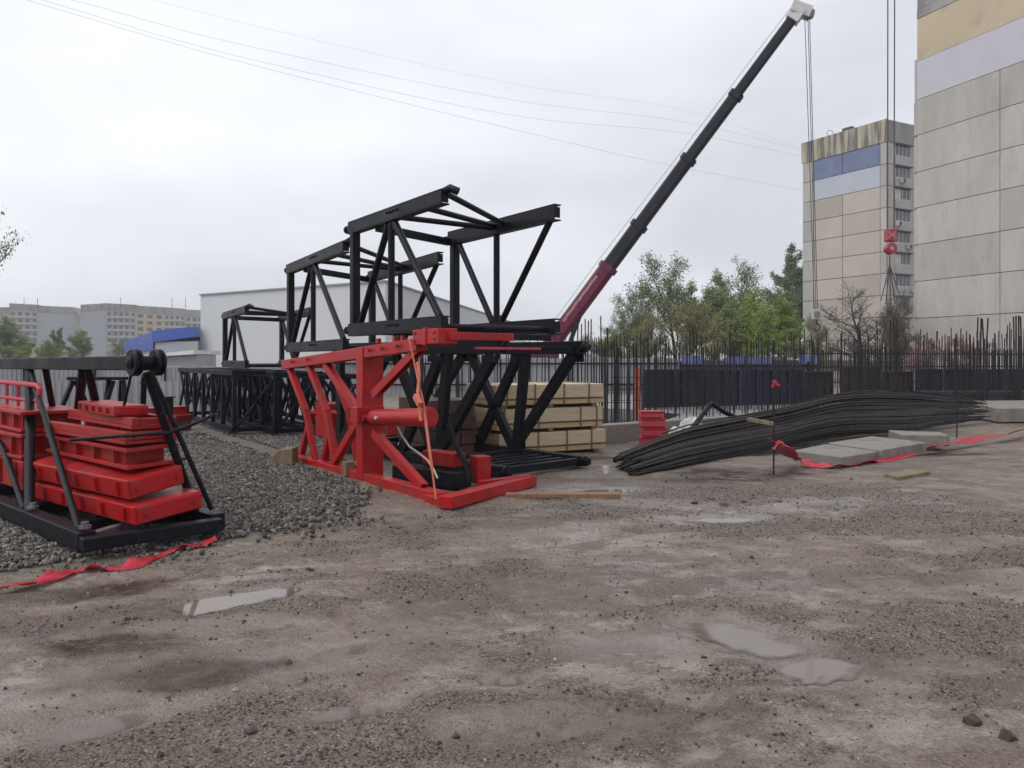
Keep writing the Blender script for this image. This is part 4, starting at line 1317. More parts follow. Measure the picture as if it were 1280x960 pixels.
# red stacked boxes and orange post
zf = -0.1
for k, (w_, d_, h_, x_) in enumerate(((0.46, 0.4, 0.17, 0), (0.44, 0.4, 0.17, 0.03), (0.46, 0.4, 0.17, 0.0), (0.44, 0.38, 0.13, -0.02))):
    c = at(815, 530, 14.9); c.z = zf + 0.02 + 0.178 * k; c.x += x_
    t = thing('red_case', ['red plastic case at the bottom of the small stack by the kerb', 'red plastic case second from the bottom of the small stack by the kerb',
                           'red plastic case third from the bottom of the small stack by the kerb', 'flatter red plastic case on top of the small stack by the kerb'][k], 'case', c, 'red cases stacked by the kerb')
    MB().box(c + V(0, 0, h_ / 2 - 0.012), (w_, d_, h_ - 0.03)).build('tub', M['redpink'], t, 0.02)
    MB().box(c + V(0, 0, h_ - 0.012), (w_ + 0.03, d_ + 0.03, 0.025)).build('lid', M['redworn'], t, 0.008)
c = V(at(797, 500, 23.0).x, 23.0, 0.06)
t = thing('orange_post', 'upright orange plastic post at the end of the dark formwork wall', 'post', c)
MB().box(c + V(0, 0, 0.61), (0.17, 0.12, 1.22)).build('tube', M['orange'], t, 0.015)
MB().box(c + V(0, 0, 1.24), (0.2, 0.15, 0.04)).build('cap', M['orange'], t, 0.01)
MB().box(c + V(0, 0, 0.02), (0.26, 0.24, 0.04)).build('foot', M['orange'], t, 0.01)

# concrete slabs
SL = [([(4.42, 12.1), (4.86, 11.3), (5.72, 11.98), (5.3, 13.0)], 0.0, 0.15, 'grey concrete slab under the rebar pile, nearer to the stake with the tape'),
      ([(5.78, 12.02), (7.1, 13.15), (6.65, 14.2), (5.37, 13.05)], 0.0, 0.165, 'grey concrete slab under the rebar pile, farther from the stake with the tape'),
      ([(7.15, 14.1), (7.95, 13.95), (8.15, 14.6), (7.35, 15.0)], 0.0, 0.2, 'small broken concrete slab behind the two larger ones'),
      ([(12.6, 19.9), (16.0, 20.6), (17, 24), (13.5, 23.5)], -0.06, 0.3, 'broad concrete slab at the picture edge beyond the rebar ends')]
for po, z0, z1, lb in SL:
    cx = sum(p[0] for p in po) / 4; cy_ = sum(p[1] for p in po) / 4
    o = MB().prism(po, z0, z1).build('concrete_slab', M['concrete'], None, 0.015, loc=(cx, cy_, z0)); tag(o, lb, 'slab', 'concrete slabs lying about')
po = [(5.05, 10.05), (5.75, 10.55), (5.6, 10.75), (5.0, 10.3)]
o = MB().prism(po, 0.0, 0.05).build('board', M['oldwood'], None, 0.006, loc=(5.35, 10.4, 0)); tag(o, 'flat grey board lying on the mud below the red tape', 'board')

# stakes and tape
for px, py, Y, z1, lb in ((967, 594, None, 1.3, 'thin rusty steel stake with a red rag tied near its top'), (1196, 548, None, 1.05, 'thin dark steel stake beyond the concrete slabs')):
    b_ = gnd(px, py)
    t = thing('stake', lb, 'stake', b_)
    MB().tube([b_, b_ + V(0.01, 0, z1)], 0.012, 8).build('rod', M['rebarv'], t, 0, True)
    if px == 967:
        mb = MB().add(*blob(b_ + V(0.01, 0, z1 - 0.03), (0.03, 0.028, 0.03), 1, 3))
        mb.bar(b_ + V(0.01, -0.02, z1 - 0.03), b_ + V(0.075, -0.04, z1 - 0.075), 0.01, 0.035)
        mb.bar(b_ + V(0.01, -0.02, z1 - 0.03), b_ + V(-0.03, -0.03, z1 - 0.1), 0.01, 0.03)
        mb.build('rag', M['tape'], t)


def ribbon(name, label, pts, width, seed, lift=0.03, sub=16, twist=0.42):
    rr = random.Random(seed)
    vs, fs = [], []
    n = (len(pts) - 1) * sub
    for i in range(n + 1):
        s = i / n
        p = poly(pts, s); q = poly(pts, min(1, s + 0.01)); o_ = poly(pts, max(0, s - 0.01))
        d = (q - o_).normalized()
        sd = d.cross(V(0, 0, 1)).normalized()
        an = twist * math.sin(i * 0.13 + seed) + 0.18 * math.sin(i * 0.37 + 2 * seed)
        e = sd * math.cos(an) + V(0, 0, 1) * math.sin(an)
        wd = width * (0.8 + 0.25 * math.sin(i * 0.31 + seed * 3) + 0.1 * rr.random())
        for k in range(5):
            f = k / 4 - 0.5
            c = p + e * wd * f + V(0, 0, 0.010 * math.sin(k * 2.4 + i * 0.31) + lift * (0.5 + 0.5 * math.sin(i * 0.27 + seed)))
            c.z = max(c.z, zg(c.x, c.y) + 0.006)
            vs.append(c)
    for i in range(n):
        for k in range(4):
            a = i * 5 + k
            fs.append((a, a + 1, a + 6, a + 5))
    o = MB().add(vs, fs).build(name, M['tape'], None, 0, True, loc=pts[0])
    m_ = o.modifiers.new('thick', 'SOLIDIFY'); m_.thickness = 0.003
    return tag(o, label, 'tape', 'red warning tape')


ribbon('warning_tape', 'crumpled red warning tape on the mud along the end of the black jib', [gnd(270, 675, 0.03), gnd(235, 684), gnd(200, 694), gnd(165, 708), gnd(130, 712), gnd(95, 714), gnd(60, 724), gnd(20, 733), gnd(-40, 748)], 0.13, 2, 0.02)
st = gnd(967, 594)
ribbon('warning_tape', 'red warning tape sagging from the stake and trailing past the concrete slabs',
       [st + V(0.0, -0.02, 0.46), gnd(985, 566, 0.22), gnd(1000, 576, 0.08), gnd(1020, 582, 0.03), gnd(1050, 583, 0.02), gnd(1085, 579), gnd(1120, 574), gnd(1150, 563, 0.02), gnd(1185, 556, 0.02), gnd(1220, 549, 0.02), gnd(1255, 543, 0.04), gnd(1300, 532, 0.05)], 0.2, 5, 0.02)
ribbon('warning_tape', 'short knot of red tape bunched up at the foot of the taped stake', [st + V(-0.02, -0.03, 0.36), st + V(0.06, -0.03, 0.46), st + V(0.15, -0.02, 0.42), st + V(0.24, 0.0, 0.36)], 0.12, 9, 0.0, 10)

# ------------------------------------------------------------------ foundation
kb = thing('foundation_kerb', 'low rough concrete kerb along the foundation behind the rebar pile', 'kerb', V(2, 15.4, -0.1))
k0, k1, k2 = V(-1.0, 14.65, 0), V(1.6, 15.2, 0), V(14, 24.2, 0)
MB().bar(k0 + V(0, 0, 0.08), k1 + V(0, 0, 0.08), 0.3, 0.4).build('edge', M['concrete'], kb, 0.02)
MB().bar(k1 + V(0, 0, 0.08), k2 + V(0, 0, 0.08), 0.3, 0.4).build('edge', M['concrete'], kb, 0.02)
o = MB().prism([(-1.0, 14.82), (1.6, 15.37), (13.9, 24.3), (30, 30), (30, 33), (-1.0, 33)], -0.12, 0.06).build('pavement', M['padwet'], None)
tag(o, kind='structure')
po = [(1.8, 16.0), (2.9, 16.9), (3.6, 18.6), (4.6, 21), (3.4, 23.2), (0.5, 24.2), (0.2, 20.0)]
o = MB().add([(x_, y_, 0.075) for x_, y_ in po], [tuple(range(len(po)))]).build('water', mat('clear_water', (0.06, 0.06, 0.06), (0.075, 0.073, 0.07), 1, (0.02, 0.05)), None)
tag(o, kind='structure')

# formwork panels
FG = 'dark formwork panels standing on the foundation'


def formpanel(label, px0, px1, ytop, Y, zb, m='navy', ply='formply', dY=0.0):
    a, b_ = at(px0, ytop, Y), at(px1, ytop, Y + dY)
    z1 = a.z
    t = thing('formwork_panel', label, 'formwork panel', V((a.x + b_.x) / 2, Y, zb), FG)
    d = V(b_.x - a.x, b_.y - a.y, 0); W = d.length; d.normalize(); n = V(d.y, -d.x, 0)
    o_ = V(a.x, a.y, zb)
    H = z1 - zb
    MB().box(o_ + d * W / 2 + V(0, 0, H / 2), (W - 0.02, 0.02, H - 0.02), d, n).build('face_sheet', M[ply], t)
    mb = MB()
    for z in (0.03, H - 0.03):
        mb.box(o_ + d * W / 2 + n * 0.06 + V(0, 0, z), (W - 0.012, 0.1, 0.05), d, n)
    for x_ in (0.03, W - 0.03):
        mb.box(o_ + d * x_ + n * 0.06 + V(0, 0, H / 2), (0.05, 0.1, H - 0.104), d, n)
    mb.build('rim', M[m], t)
    for k in range(1, 4):
        MB().box(o_ + d * W * k / 4 + n * 0.052 + V(0, 0, H / 2), (0.04, 0.08, H - 0.11), d, n).build('rib', M[m], t)
    MB().box(o_ + d * W / 2 + n * 0.105 + V(0, 0, H * 0.55), (W - 0.12, 0.02, 0.06), d, n).build('waler', M[m], t)


xsn = [803, 842, 882, 924, 966, 1003]
dsc = ['next to the orange post', 'second from the orange post', 'in the middle behind the water', 'with the brightest blue ribs', 'behind the rag on the stake']
for i in range(5):
    formpanel('navy framed formwork panel ' + dsc[i], xsn[i] + 0.6, xsn[i + 1] - 0.6, 461.5 - 0.4 * (i % 2), 24.0 + 0.4 * i, 0.06, 'navy', 'formply' if i < 3 else 'navy', 0.3)
for i, (a, b_, l_) in enumerate(((1003, 1040, 'brown faced formwork panel right of the navy row, before the iron fence'), (1050, 1098, 'brown faced formwork panel under the bare tree'), (1100, 1140, 'brown faced formwork panel beside the tall block corner'))):
    formpanel(l_, a, b_, 464 - 5 * (i % 2), 27, 0.06, 'formply', 'brownform', 0.2)
for i, (a, b_, l_) in enumerate(((1143, 1178, 'navy formwork panel at the foot of the near block, nearest to the trees'), (1179, 1216, 'navy formwork panel at the foot of the near block, second from the tree'), (1217, 1254, 'navy formwork panel at the foot of the near block, third from the tree'), (1255, 1300, 'navy formwork panel at the foot of the near block, cut by the picture edge'))):
    formpanel(l_, a, b_, 461, 27.5, 0.06, 'navy', 'formply', -0.2)

# flat black bundle at right of the pile
t = thing('pipe_stack', 'low dark stack of steel channels lying before the navy panels at the picture edge', 'steel stack', V(14.5, 25.2, 0.06))
for k in range(3):
    for j in range(4):
        MB().channel(V(11.6, 24.6 + 0.14 * j, 0.15 + 0.16 * k), V(18.5, 24.9 + 0.14 * j, 0.15 + 0.16 * k), 0.12, 0.14, 0.012).build('channel', M['formply'], t)

# ------------------------------------------------------------------ upright rebar
def upright(px, Y, ztop, z0, r, label, group, lean):
    b_ = V((px - HX) / FPX * Y, Y, z0)
    o = bpy.data.objects.new('starter_bar', bar_meshes[random.randrange(len(bar_meshes))])
    COL.objects.link(o)
    o.location = b_
    o.scale = (1.08 * r / 0.012, 1.08 * r / 0.012, ztop - z0 + 0.06)
    o.rotation_euler = (random.gauss(0, lean), random.gauss(0, lean), random.random() * 6)
    tag(o, label, 'rebar', group)


bar_meshes = []
for k in range(4):
    b_ = MB().tube([(0, 0, 0), (random.uniform(-.006, .006), random.uniform(-.006, .006), 0.35), (random.uniform(-.008, .008), random.uniform(-.008, .008), 0.7), (random.uniform(-.011, .011), random.uniform(-.011, .011), 1.0)], 0.012, 6)
    o = b_.build('starter_bar', M['rebarv'], None, 0, True)
    bar_meshes.append(o.data)
    bpy.data.objects.remove(o)
LB1 = 'thin upright steel bar in the foundation grid behind the plywood packs'
LB2 = 'thin upright steel bar in the foundation grid before the navy panels and trees'
LB3 = 'thin upright steel bar before the iron fence under the farther block'
LB4 = 'thin upright steel bar before the near concrete block'
G1, G2, G3, G4 = 'upright bars behind the plywood packs', 'upright bars before the navy panels', 'upright bars before the iron fence', 'upright bars before the near block'
for k in range(78):     # behind the packs, near part tall
    px = random.uniform(520, 775)
    Y = random.choice((17.3, 18.2, 20.5, 22.0, 24))
    top_ = random.gauss(437, 9) if px < 700 else random.gauss(425, 10)
    upright(px, Y, CAM_H + (HY - top_) / FPX * Y, 0.05, 0.0125, LB1, G1, 0.006)
for px, ty in ((722, 404), (727, 408), (731, 402), (735, 404), (739, 402), (752, 398), (715, 412), (745, 425)):
    upright(px, 18.5, CAM_H + (HY - ty) / FPX * 18.5, 0.05, 0.014, LB1, G1, 0.003)
for k in range(112):
    px = 765 + 240 * (k + random.uniform(-.6, .6)) / 112
    Y = random.choice((18.6, 20.2, 21.6, 22.8, 23.4)) if px > 830 else random.choice((17.6, 19.0, 22.5))
    top_ = random.gauss(434, 8)
    if 858 < px < 872 or 945 < px < 952: top_ -= 14
    upright(px, Y, CAM_H + (HY - top_) / FPX * Y, 0.05, 0.0125, LB2, G2, 0.006)
for k in range(48):
    px = random.uniform(1004, 1143)
    Y = random.choice((22.5, 24, 25.5))
    top_ = random.gauss(432, 9)
    upright(px, Y, CAM_H + (HY - top_) / FPX * Y, 0.05, 0.014, LB3, G3, 0.006)
for px, ty in ((1074, 412), (1076, 415), (1113, 402), (1117, 398), (1121, 400), (1096, 404)):
    upright(px, 23.5, CAM_H + (HY - ty) / FPX * 23.5, 0.05, 0.018, LB3, G3, 0.003)
for k in range(58):
    px = 1146 + 140 * (k + random.uniform(-.4, .4)) / 58
    Y = random.choice((24, 25.2, 26.6))
    top_ = random.gauss(421, 6)
    upright(px, Y, CAM_H + (HY - top_) / FPX * Y, 0.05, 0.016, LB4, G4, 0.006)
for px, ty in ((1222, 399), (1226, 400), (1229, 401), (1234, 400), (1267, 398), (1270, 397), (1273, 397), (1276, 398)):
    upright(px, 24.5, CAM_H + (HY - ty) / FPX * 24.5, 0.05, 0.022, LB4, G4, 0.002)
# horizontal bars tying the grid
for k, (a, b_, Y, z) in enumerate(((560, 790, 18.2, 0.55), (560, 790, 18.2, 0.85), (765, 1004, 20.2, 0.5), (765, 1004, 20.2, 0.8), (765, 1004, 20.2, 1.1), (1004, 1143, 24, 0.9), (1004, 1143, 24, 1.3), (1146, 1290, 25.2, 0.9))):
    p, q = at(a, 448, Y), at(b_, 448, Y)
    p.z = q.z = z
    o = MB().tube([p, q], 0.009, 6).build('tie_bar', M['rebarv'], None, 0, True, loc=p)
    tag(o, ['level steel bar tied across the upright bars behind the plywood packs', 'level steel bar tied across the upright bars before the navy panels',
            'level steel bar tied across the upright bars by the iron fence', 'level steel bar tied across the upright bars before the near block'][0 if k < 2 else 1 if k < 5 else 2 if k < 7 else 3],
        'rebar', ['level bars behind the packs', 'level bars before the navy panels', 'level bars by the iron fence', ''][0 if k < 2 else 1 if k < 5 else 2 if k < 7 else 3] or None)

# ------------------------------------------------------------------ fences
def sheetfence(label, a, b_, z0, z1, m, rail=True, pitch=0.2):
    a, b_ = V(*a), V(*b_)
    t = thing('sheet_fence', label, 'fence', (a + b_) / 2 + V(0, 0, z0))
    d = (b_ - a); L = d.length; d.normalize(); n = V(d.y, -d.x, 0)
    vs, fs = [], []
    k = 0
    x_ = 0.0
    prof = ((0, 0), (0.35, 0), (0.5, 1), (0.85, 1))
    while x_ < L:
        for f, h in prof:
            e = a + d * min(L, x_ + f * pitch) + n * h * 0.035
            vs += [e + V(0, 0, z0), e + V(0, 0, z1 + 0.02 * ((int(x_ / 1.1) * 37) % 5 - 2) / 2)]
            k += 1
        x_ += pitch
    fs = [(2 * i, 2 * i + 2, 2 * i + 3, 2 * i + 1) for i in range(k - 1)]
    o = MB().add(vs, fs).build('sheet', M[m], t)
    md = o.modifiers.new('thick', 'SOLIDIFY'); md.thickness = 0.003
    if rail:
        for z in (z1 - 0.25, z0 + 0.45):
            MB().bar(a + n * 0.09 + V(0, 0, z), b_ + n * 0.09 + V(0, 0, z), 0.05, 0.07).build('rail', M['blackblue'], t)
    for i in range(int(L / 3) + 1):
        e = a + d * min(L, i * 3.0) + n * 0.16
        MB().bar(e + V(0, 0, z0), e + V(0, 0, z1 - 0.05), 0.07, 0.07, d).build('post', M['blackblue'], t)
    return t


sheetfence('pale corrugated sheet fence behind the plywood packs and upright bars', (-9.5, 33.5, 0), (7.4, 34.2, 0), 0.0, 1.62, 'fence')
bf = sheetfence('dark sheet fence with bright blue sheets along its top, below the trees', (7.45, 34.2, 0), (13.8, 35.0, 0), 0.0, 1.5, 'fencedark')
for x0, x1, z in ((7.5, 8.55, 1.76), (9.6, 11.7, 1.7), (13.0, 13.9, 1.78)):
    MB().hexa([V(x0, 34.1 + (x0 - 7.45) * 0.126, 1.35), V(x1, 34.1 + (x1 - 7.45) * 0.126, 1.35), V(x1, 34.16 + (x1 - 7.45) * 0.126, 1.35), V(x0, 34.16 + (x0 - 7.45) * 0.126, 1.35),
               V(x0, 34.1 + (x0 - 7.45) * 0.126, z), V(x1, 34.1 + (x1 - 7.45) * 0.126, z - 0.05), V(x1, 34.16 + (x1 - 7.45) * 0.126, z - 0.05), V(x0, 34.16 + (x0 - 7.45) * 0.126, z)]).build('blue_sheet', M['fenceblue'], bf)
sheetfence('low pale sheet fence behind the trestle and the jib', (-17.5, 22.5, 0), (-9.0, 23.0, 0), 0.0, 0.92, 'fence', False)
sheetfence('pale sheet fence beyond the lattice sections, below the hall', (-30, 33.0, 0), (-9.6, 33.5, 0), 0.0, 1.25, 'fence', False)

t = thing('iron_fence', 'dark iron picket fence below the bare tree and the farther block', 'fence', V(17.5, 41, 0))
a, b_ = V(15.2, 40.5, 0), V(31.5, 44.5, 0)
mb = MB()
nP = 120
for i in range(nP):
    e = a.lerp(b_, i / (nP - 1))
    mb.bar(e, e + V(0, 0, 2.05 + 0.1 * (i % 2)), 0.035, 0.035, (1, 0, 0))
mb.build('pickets', M['blackblue'], t)
for z in (0.3, 1.15, 1.85):
    MB().bar(a + V(0, -0.05, z), b_ + V(0, -0.05, z), 0.05, 0.06).build('rail', M['blackblue'], t)

# ------------------------------------------------------------------ buildings
def quadpt(a, b_, s, z):
    p = a.lerp(b_, s)
    return V(p.x, p.y, z)


def wallpanel(mb, a, b_, s0, s1, z0, z1, th, n, gap=0.03):
    L = (b_ - a).length
    g = gap / L
    c = []
    for z in (z0 + gap, z1 - gap):
        for s, o_ in ((s0 + g, 0), (s1 - g, 0), (s1 - g, th), (s0 + g, th)):
            c.append(quadpt(a, b_, s, z) + n * o_)
    mb.hexa(c)


# near panel block on the right
b1 = thing('apartment_block', 'near concrete panel block with lilac and sand bands, cut by the picture edge', 'apartment block', V(36, 52, 0))
a1, a2 = V(30.85, 58.4, 0), V(36.2, 44.6, 0)
d1 = (a2 - a1).normalized(); n1 = V(-d1.y, d1.x, 0)
if n1.x > 0: n1 = -n1
L1 = (a2 - a1).length
back1 = -n1 * 14
MB().hexa([a1, a2, a2 + back1, a1 + back1, a1 + V(0, 0, 30), a2 + V(0, 0, 30), a2 + back1 + V(0, 0, 30), a1 + back1 + V(0, 0, 30)]).build('body', M['joint'], b1)
zfl = [0.0, 1.84] + [1.84 + 2.8 * k for k in range(1, 9)]
zfl = [0.0, 1.84, 4.64, 7.44, 10.24, 13.04, 15.75, 18.55, 21.25]
half = 6.6 / L1
for i in range(len(zfl) - 1):
    for s0, s1 in ((0.0, half), (half, 1.0)):
        mb = MB(); wallpanel(mb, a1, a2, s0, s1, zfl[i], zfl[i + 1], 0.06, n1, 0.025)
        mb.build('wall_panel', M['panel'], b1)
mb = MB(); wallpanel(mb, a1, a2, 0, 1, 21.25, 24.15, 0.07, n1, 0.012); mb.build('lilac_band', M['lilac'], b1)
mb = MB(); wallpanel(mb, a1, a2, 0, 1, 24.15, 27.35, 0.07, n1, 0.012); mb.build('sand_band', M['beige'], b1)
mb = MB(); wallpanel(mb, a1, a2, 0, half, 27.35, 28.1, 0.1, n1, 0.02); wallpanel(mb, a1, a2, half, 1, 27.35, 28.1, 0.1, n1, 0.02); mb.build('cornice', M['parapet2'], b1)
mb = MB(); wallpanel(mb, a1, a2, 0, half, 28.1, 30.6, 0.06, n1, 0.02); wallpanel(mb, a1, a2, half, 1, 28.1, 30.6, 0.06, n1, 0.02); mb.build('parapet', M['parapet2'], b1)
# stepped loggia edges showing past the corner
for i in range(len(zfl) - 1):
    c = a1 - d1 * 0.22 - n1 * 0.7 + V(0, 0, (zfl[i] + zfl[i + 1]) / 2)
    MB().box(c, (0.4, 1.2, (zfl[i + 1] - zfl[i]) * 0.94), d1, n1).build('loggia_edge', M['panel'], b1)
    if i > 3:
        MB().box(c + n1 * 0.1 - d1 * 0.24 + V(0, 0, 0.3), (0.06, 0.7, 1.0), d1, n1).build('loggia_glazing', M['glass'], b1)
MB().box(a1 - d1 * 0.18 - n1 * 0.6 + V(0, 0, 22.8), (0.36, 1.0, 3.2), d1, n1).build('loggia_edge', M['panel'], b1)
# graffiti low on the wall, painted shapes
for k, (s, z, r) in enumerate(((0.03, 2.35, 0.5), (0.10, 2.2, 0.6), (0.2, 2.3, 0.75), (0.30, 2.2, 0.6), (0.40, 2.25, 0.7))):
    c = quadpt(a1, a2, s, z) + n1 * 0.068
    mb = MB()
    for j in range(3):
        n_ = 14
        pts = [c + d1 * r * (0.5 + 0.16 * j) * math.cos(q) * (1 + 0.3 * math.sin(3 * q + k)) + V(0, 0, r * (0.35 + 0.14 * j) * math.sin(q)) for q in (6.283 * i / n_ for i in range(n_ + 1))]
        mb.tube(pts, 0.05, 5)
    mb.build('graffiti', M['graffiti'], b1)

# farther block
b2 = thing('apartment_block', 'farther panel block with slate blue band under a stained parapet', 'apartment block', V(48, 102, 0))
e1, e2 = V(40.57, 107, 0), V(46.9, 96, 0)
d2 = (e2 - e1).normalized(); n2 = V(d2.y, -d2.x, 0)
if n2.x > 0: n2 = -n2
L2 = (e2 - e1).length
sd2 = V(-d2.y, d2.x, 0)
if sd2.y < 0: sd2 = -sd2
sd2 = V(0.886, 0.463, 0)   # long side of the block
Z2 = 31.0
MB().hexa([e1, e2, e2 + sd2 * 24, e1 + sd2 * 24] + [p + V(0, 0, Z2) for p in (e1, e2, e2 + sd2 * 24, e1 + sd2 * 24)]).build('body', M['joint'], b2)
rows2 = [28.7 - 2.74 * k for k in range(11)]
mb = MB(); wallpanel(mb, e1, e2, -0.01, 1.01, 28.7, 31.55, 0.2, n2, 0.0); mb.build('parapet', M['parapet'], b2)
for i in range(10):
    z1, z0 = rows2[i], max(0, rows2[i + 1])
    mt = 'blueband' if i == 0 else 'ltblue' if i == 1 else 'taupe'
    segs = ((0.14, 0.5), (0.5, 0.93))
    if i == 1: segs = ((0.14, 0.93),)
    for s0, s1 in segs:
        mb = MB(); wallpanel(mb, e1, e2, s0, s1, z0, z1, 0.1, n2, 0.04); mb.build('wall_panel', M[mt], b2)
    for s0, s1 in ((0.0, 0.14), (0.93, 1.0)):
        mb = MB(); wallpanel(mb, e1, e2, s0, s1, z0, z1, 0.12, n2, 0.04); mb.build('edge_panel', M['panel'], b2)
# long side: loggias with windows
w0, w1 = e2, e2 + sd2 * 12
ns2 = V(sd2.y, -sd2.x, 0)
mb = MB(); wallpanel(mb, w0, w1, 0, 1, 28.7, 31.4, 0.2, ns2, 0.0); mb.build('parapet', M['parapet2'], b2)
for i in range(10):
    z1, z0 = rows2[i], max(0, rows2[i + 1])
    for s0, s1, pier in ((0.0, 0.11, 1), (0.11, 0.36, 0), (0.36, 0.47, 1), (0.47, 0.72, 0), (0.72, 1.0, 1)):
        if pier:
            mb = MB(); wallpanel(mb, w0, w1, s0, s1, z0, z1, 0.12, ns2, 0.04); mb.build('pier', M['panel'], b2)
        else:
            mb = MB(); wallpanel(mb, w0, w1, s0, s1, z0, z0 + 1.15, 0.3, ns2, 0.03); mb.build('balcony_front', M['balcony'], b2)
            mb = MB(); wallpanel(mb, w0, w1, s0, s1, z0 + 1.15, z1 - 0.18, 0.05, ns2, 0.02)
            wn = mb.build('window', M['glass'], b2)
            mb = MB()
            for q in range(5):
                s_ = s0 + (s1 - s0) * (q + 0.05) / 4.2
                wallpanel(mb, w0, w1, s_, s_ + 0.008, z0 + 1.15, z1 - 0.18, 0.1, ns2, 0.0)
            wallpanel(mb, w0, w1, s0, s1, z0 + 1.15, z0 + 1.25, 0.12, ns2, 0.0)
            if (i + int(s0 * 10)) % 3 == 0:
                wallpanel(mb, w0, w1, s0 + 0.01, s0 + 0.1, z0 + 1.3, z1 - 0.25, 0.08, ns2, 0.0)
            mb.build('window_frame', M['frame'], wn)
            mb = MB(); wallpanel(mb, w0, w1, s0, s1, z1 - 0.16, z1 - 0.0, 0.4, ns2, 0.0); mb.build('loggia_slab', M['joint'], b2)
for i, s_ in ((1, 0.2), (3, 0.13), (4, 0.3), (6, 0.37)):
    c = quadpt(w0, w1, s_, rows2[i] - 2.0) + ns2 * 0.55
    o = MB().box(c, (0.85, 0.35, 0.6), sd2, ns2).build('air_conditioner', M['balcony'], b2, 0.03)
    MB().lathe(c + ns2 * 0.18, ns2, [(0, 0.24), (0.02, 0.24)], 16).build('fan_grille', M['joint'], o)
c = quadpt(e1, e2, 0.55, 31.55)
MB().box(c - n2 * 0.2 + V(0, 0, 0.2), (1.4, 0.6, 0.4), d2, n2).build('roof_hatch', M['joint'], b2)
MB().tube([quadpt(e1, e2, 0.32, 31.5) - n2 * 0.4 + V(math.cos(q) * 0.4, 0, 0.5 + 0.4 * math.sin(q)) for q in (6.283 * i / 14 for i in range(15))], 0.04, 6).build('dish_aerial', M['steel'], b2)

# big pale hall
hl = thing('warehouse_hall', 'large plain pale grey hall behind the black truss boxes', 'hall', V(-24, 90, 0))
h0, h1, h2 = V(-36.5, 90, 0), V(-12.2, 74, 0), V(3, 180, 0)
HZ = 9.05
h3 = h0 + (h2 - h1)
MB().hexa([h0, h1, h2, h3] + [p + V(0, 0, HZ) for p in (h0, h1, h2, h3)]).build('wall', M['shed'], hl)
nh = V((h1 - h0).y, -(h1 - h0).x, 0).normalized()
MB().bar(h0 + nh * 0.08 + V(0, 0, HZ + 0.02), h1 + nh * 0.08 + V(0, 0, HZ + 0.02), 0.3, 0.14).build('parapet_cap', M['shedside'], hl)
MB().bar(h1 + V(0.1, 0, HZ + 0.02), h2 + V(0.1, 0, HZ + 0.02), 0.3, 0.14).build('parapet_cap', M['shedside'], hl)
# low blue roofed building
bl = thing('blue_roof_building', 'low grey building with a bright blue metal roof beside the large hall', 'building', V(-45, 98, 0))
g0, g1 = V(-43.5, 93.5, 0), V(-36.2, 88.5, 0)
gL = V(-57, 113, 0)
bk = V(-6, 26, 0)
MB().hexa([g0, g1, g1 + bk, g0 + bk] + [p + V(0, 0, 3.6) for p in (g0, g1, g1 + bk, g0 + bk)]).build('wall', M['shedside'], bl)
ng = V((g1 - g0).y, -(g1 - g0).x, 0).normalized()
mb = MB().hexa([g0 + ng * 0.3 + V(0, 0, 3.55), g1 + ng * 0.3 + V(0, 0, 4.1), g1 + bk + V(0, 0, 4.1), g0 + bk + V(0, 0, 3.55),
                g0 + ng * 0.3 + V(0, 0, 4.95), g1 + ng * 0.3 + V(0, 0, 5.25), g1 + bk + V(0, 0, 5.25), g0 + bk + V(0, 0, 4.95)])
mb.build('roof', M['blueroof'], bl)
mb = MB().hexa([gL + V(0, 0, 2.6), g0 + ng * 0.2 + V(0, 0, 2.6), g0 + bk + V(0, 0, 2.6), gL + bk + V(0, 0, 2.6), gL + V(0, 0, 4.1), g0 + ng * 0.2 + V(0, 0, 4.93), g0 + bk + V(0, 0, 4.93), gL + bk + V(0, 0, 4.1)])
mb.build('side_roof', M['blueroof'], bl)
MB().hexa([gL + V(0.5, 0.5, 0), g0 + V(-0.1, 0.1, 0), g0 + bk, gL + bk] + [p + V(0, 0, 2.58) for p in (gL + V(0.5, 0.5, 0), g0 + V(-0.1, 0.1, 0), g0 + bk, gL + bk)]).build('side_wall', M['shedside'], bl)
cn = thing('canopy', 'low building with a white flat canopy roof in front of the blue roof', 'building', V(-29, 66, 0))
MB().hexa([V(-33.5, 67, 1.6), V(-26.5, 64, 1.95), V(-26.5, 70, 1.95), V(-33.5, 73, 1.6), V(-33.5, 67, 1.75), V(-26.5, 64, 2.3), V(-26.5, 70, 2.3), V(-33.5, 73, 1.75)]).build('roof', M['white'], cn)
MB().hexa([V(-33, 67.5, 0), V(-26.6, 64.8, 0), V(-26.6, 69, 0), V(-33, 72, 0), V(-33, 67.5, 1.58), V(-26.6, 64.8, 1.9), V(-26.6, 69, 1.9), V(-33, 72, 1.58)]).build('wall', M['fence'], cn)
w_ = thing('long_low_wall', 'long pale low building wall behind the trestle and the fence', 'wall', V(-27, 50, 0))
MB().hexa([V(-36, 52, 0), V(-20, 50, 0), V(-20, 52, 0), V(-36, 54, 0), V(-36, 52, 0.9), V(-20, 50, 0.9), V(-20, 52, 0.9), V(-36, 54, 0.9)]).build('wall', M['shed'], w_)
MB().hexa([V(-36, 51.8, 0.902), V(-20, 49.8, 0.902), V(-20, 52, 0.902), V(-36, 54, 0.902), V(-36, 51.8, 1.05), V(-20, 49.8, 1.05), V(-20, 52, 1.05), V(-36, 54, 1.05)]).build('coping', M['shedside'], w_)


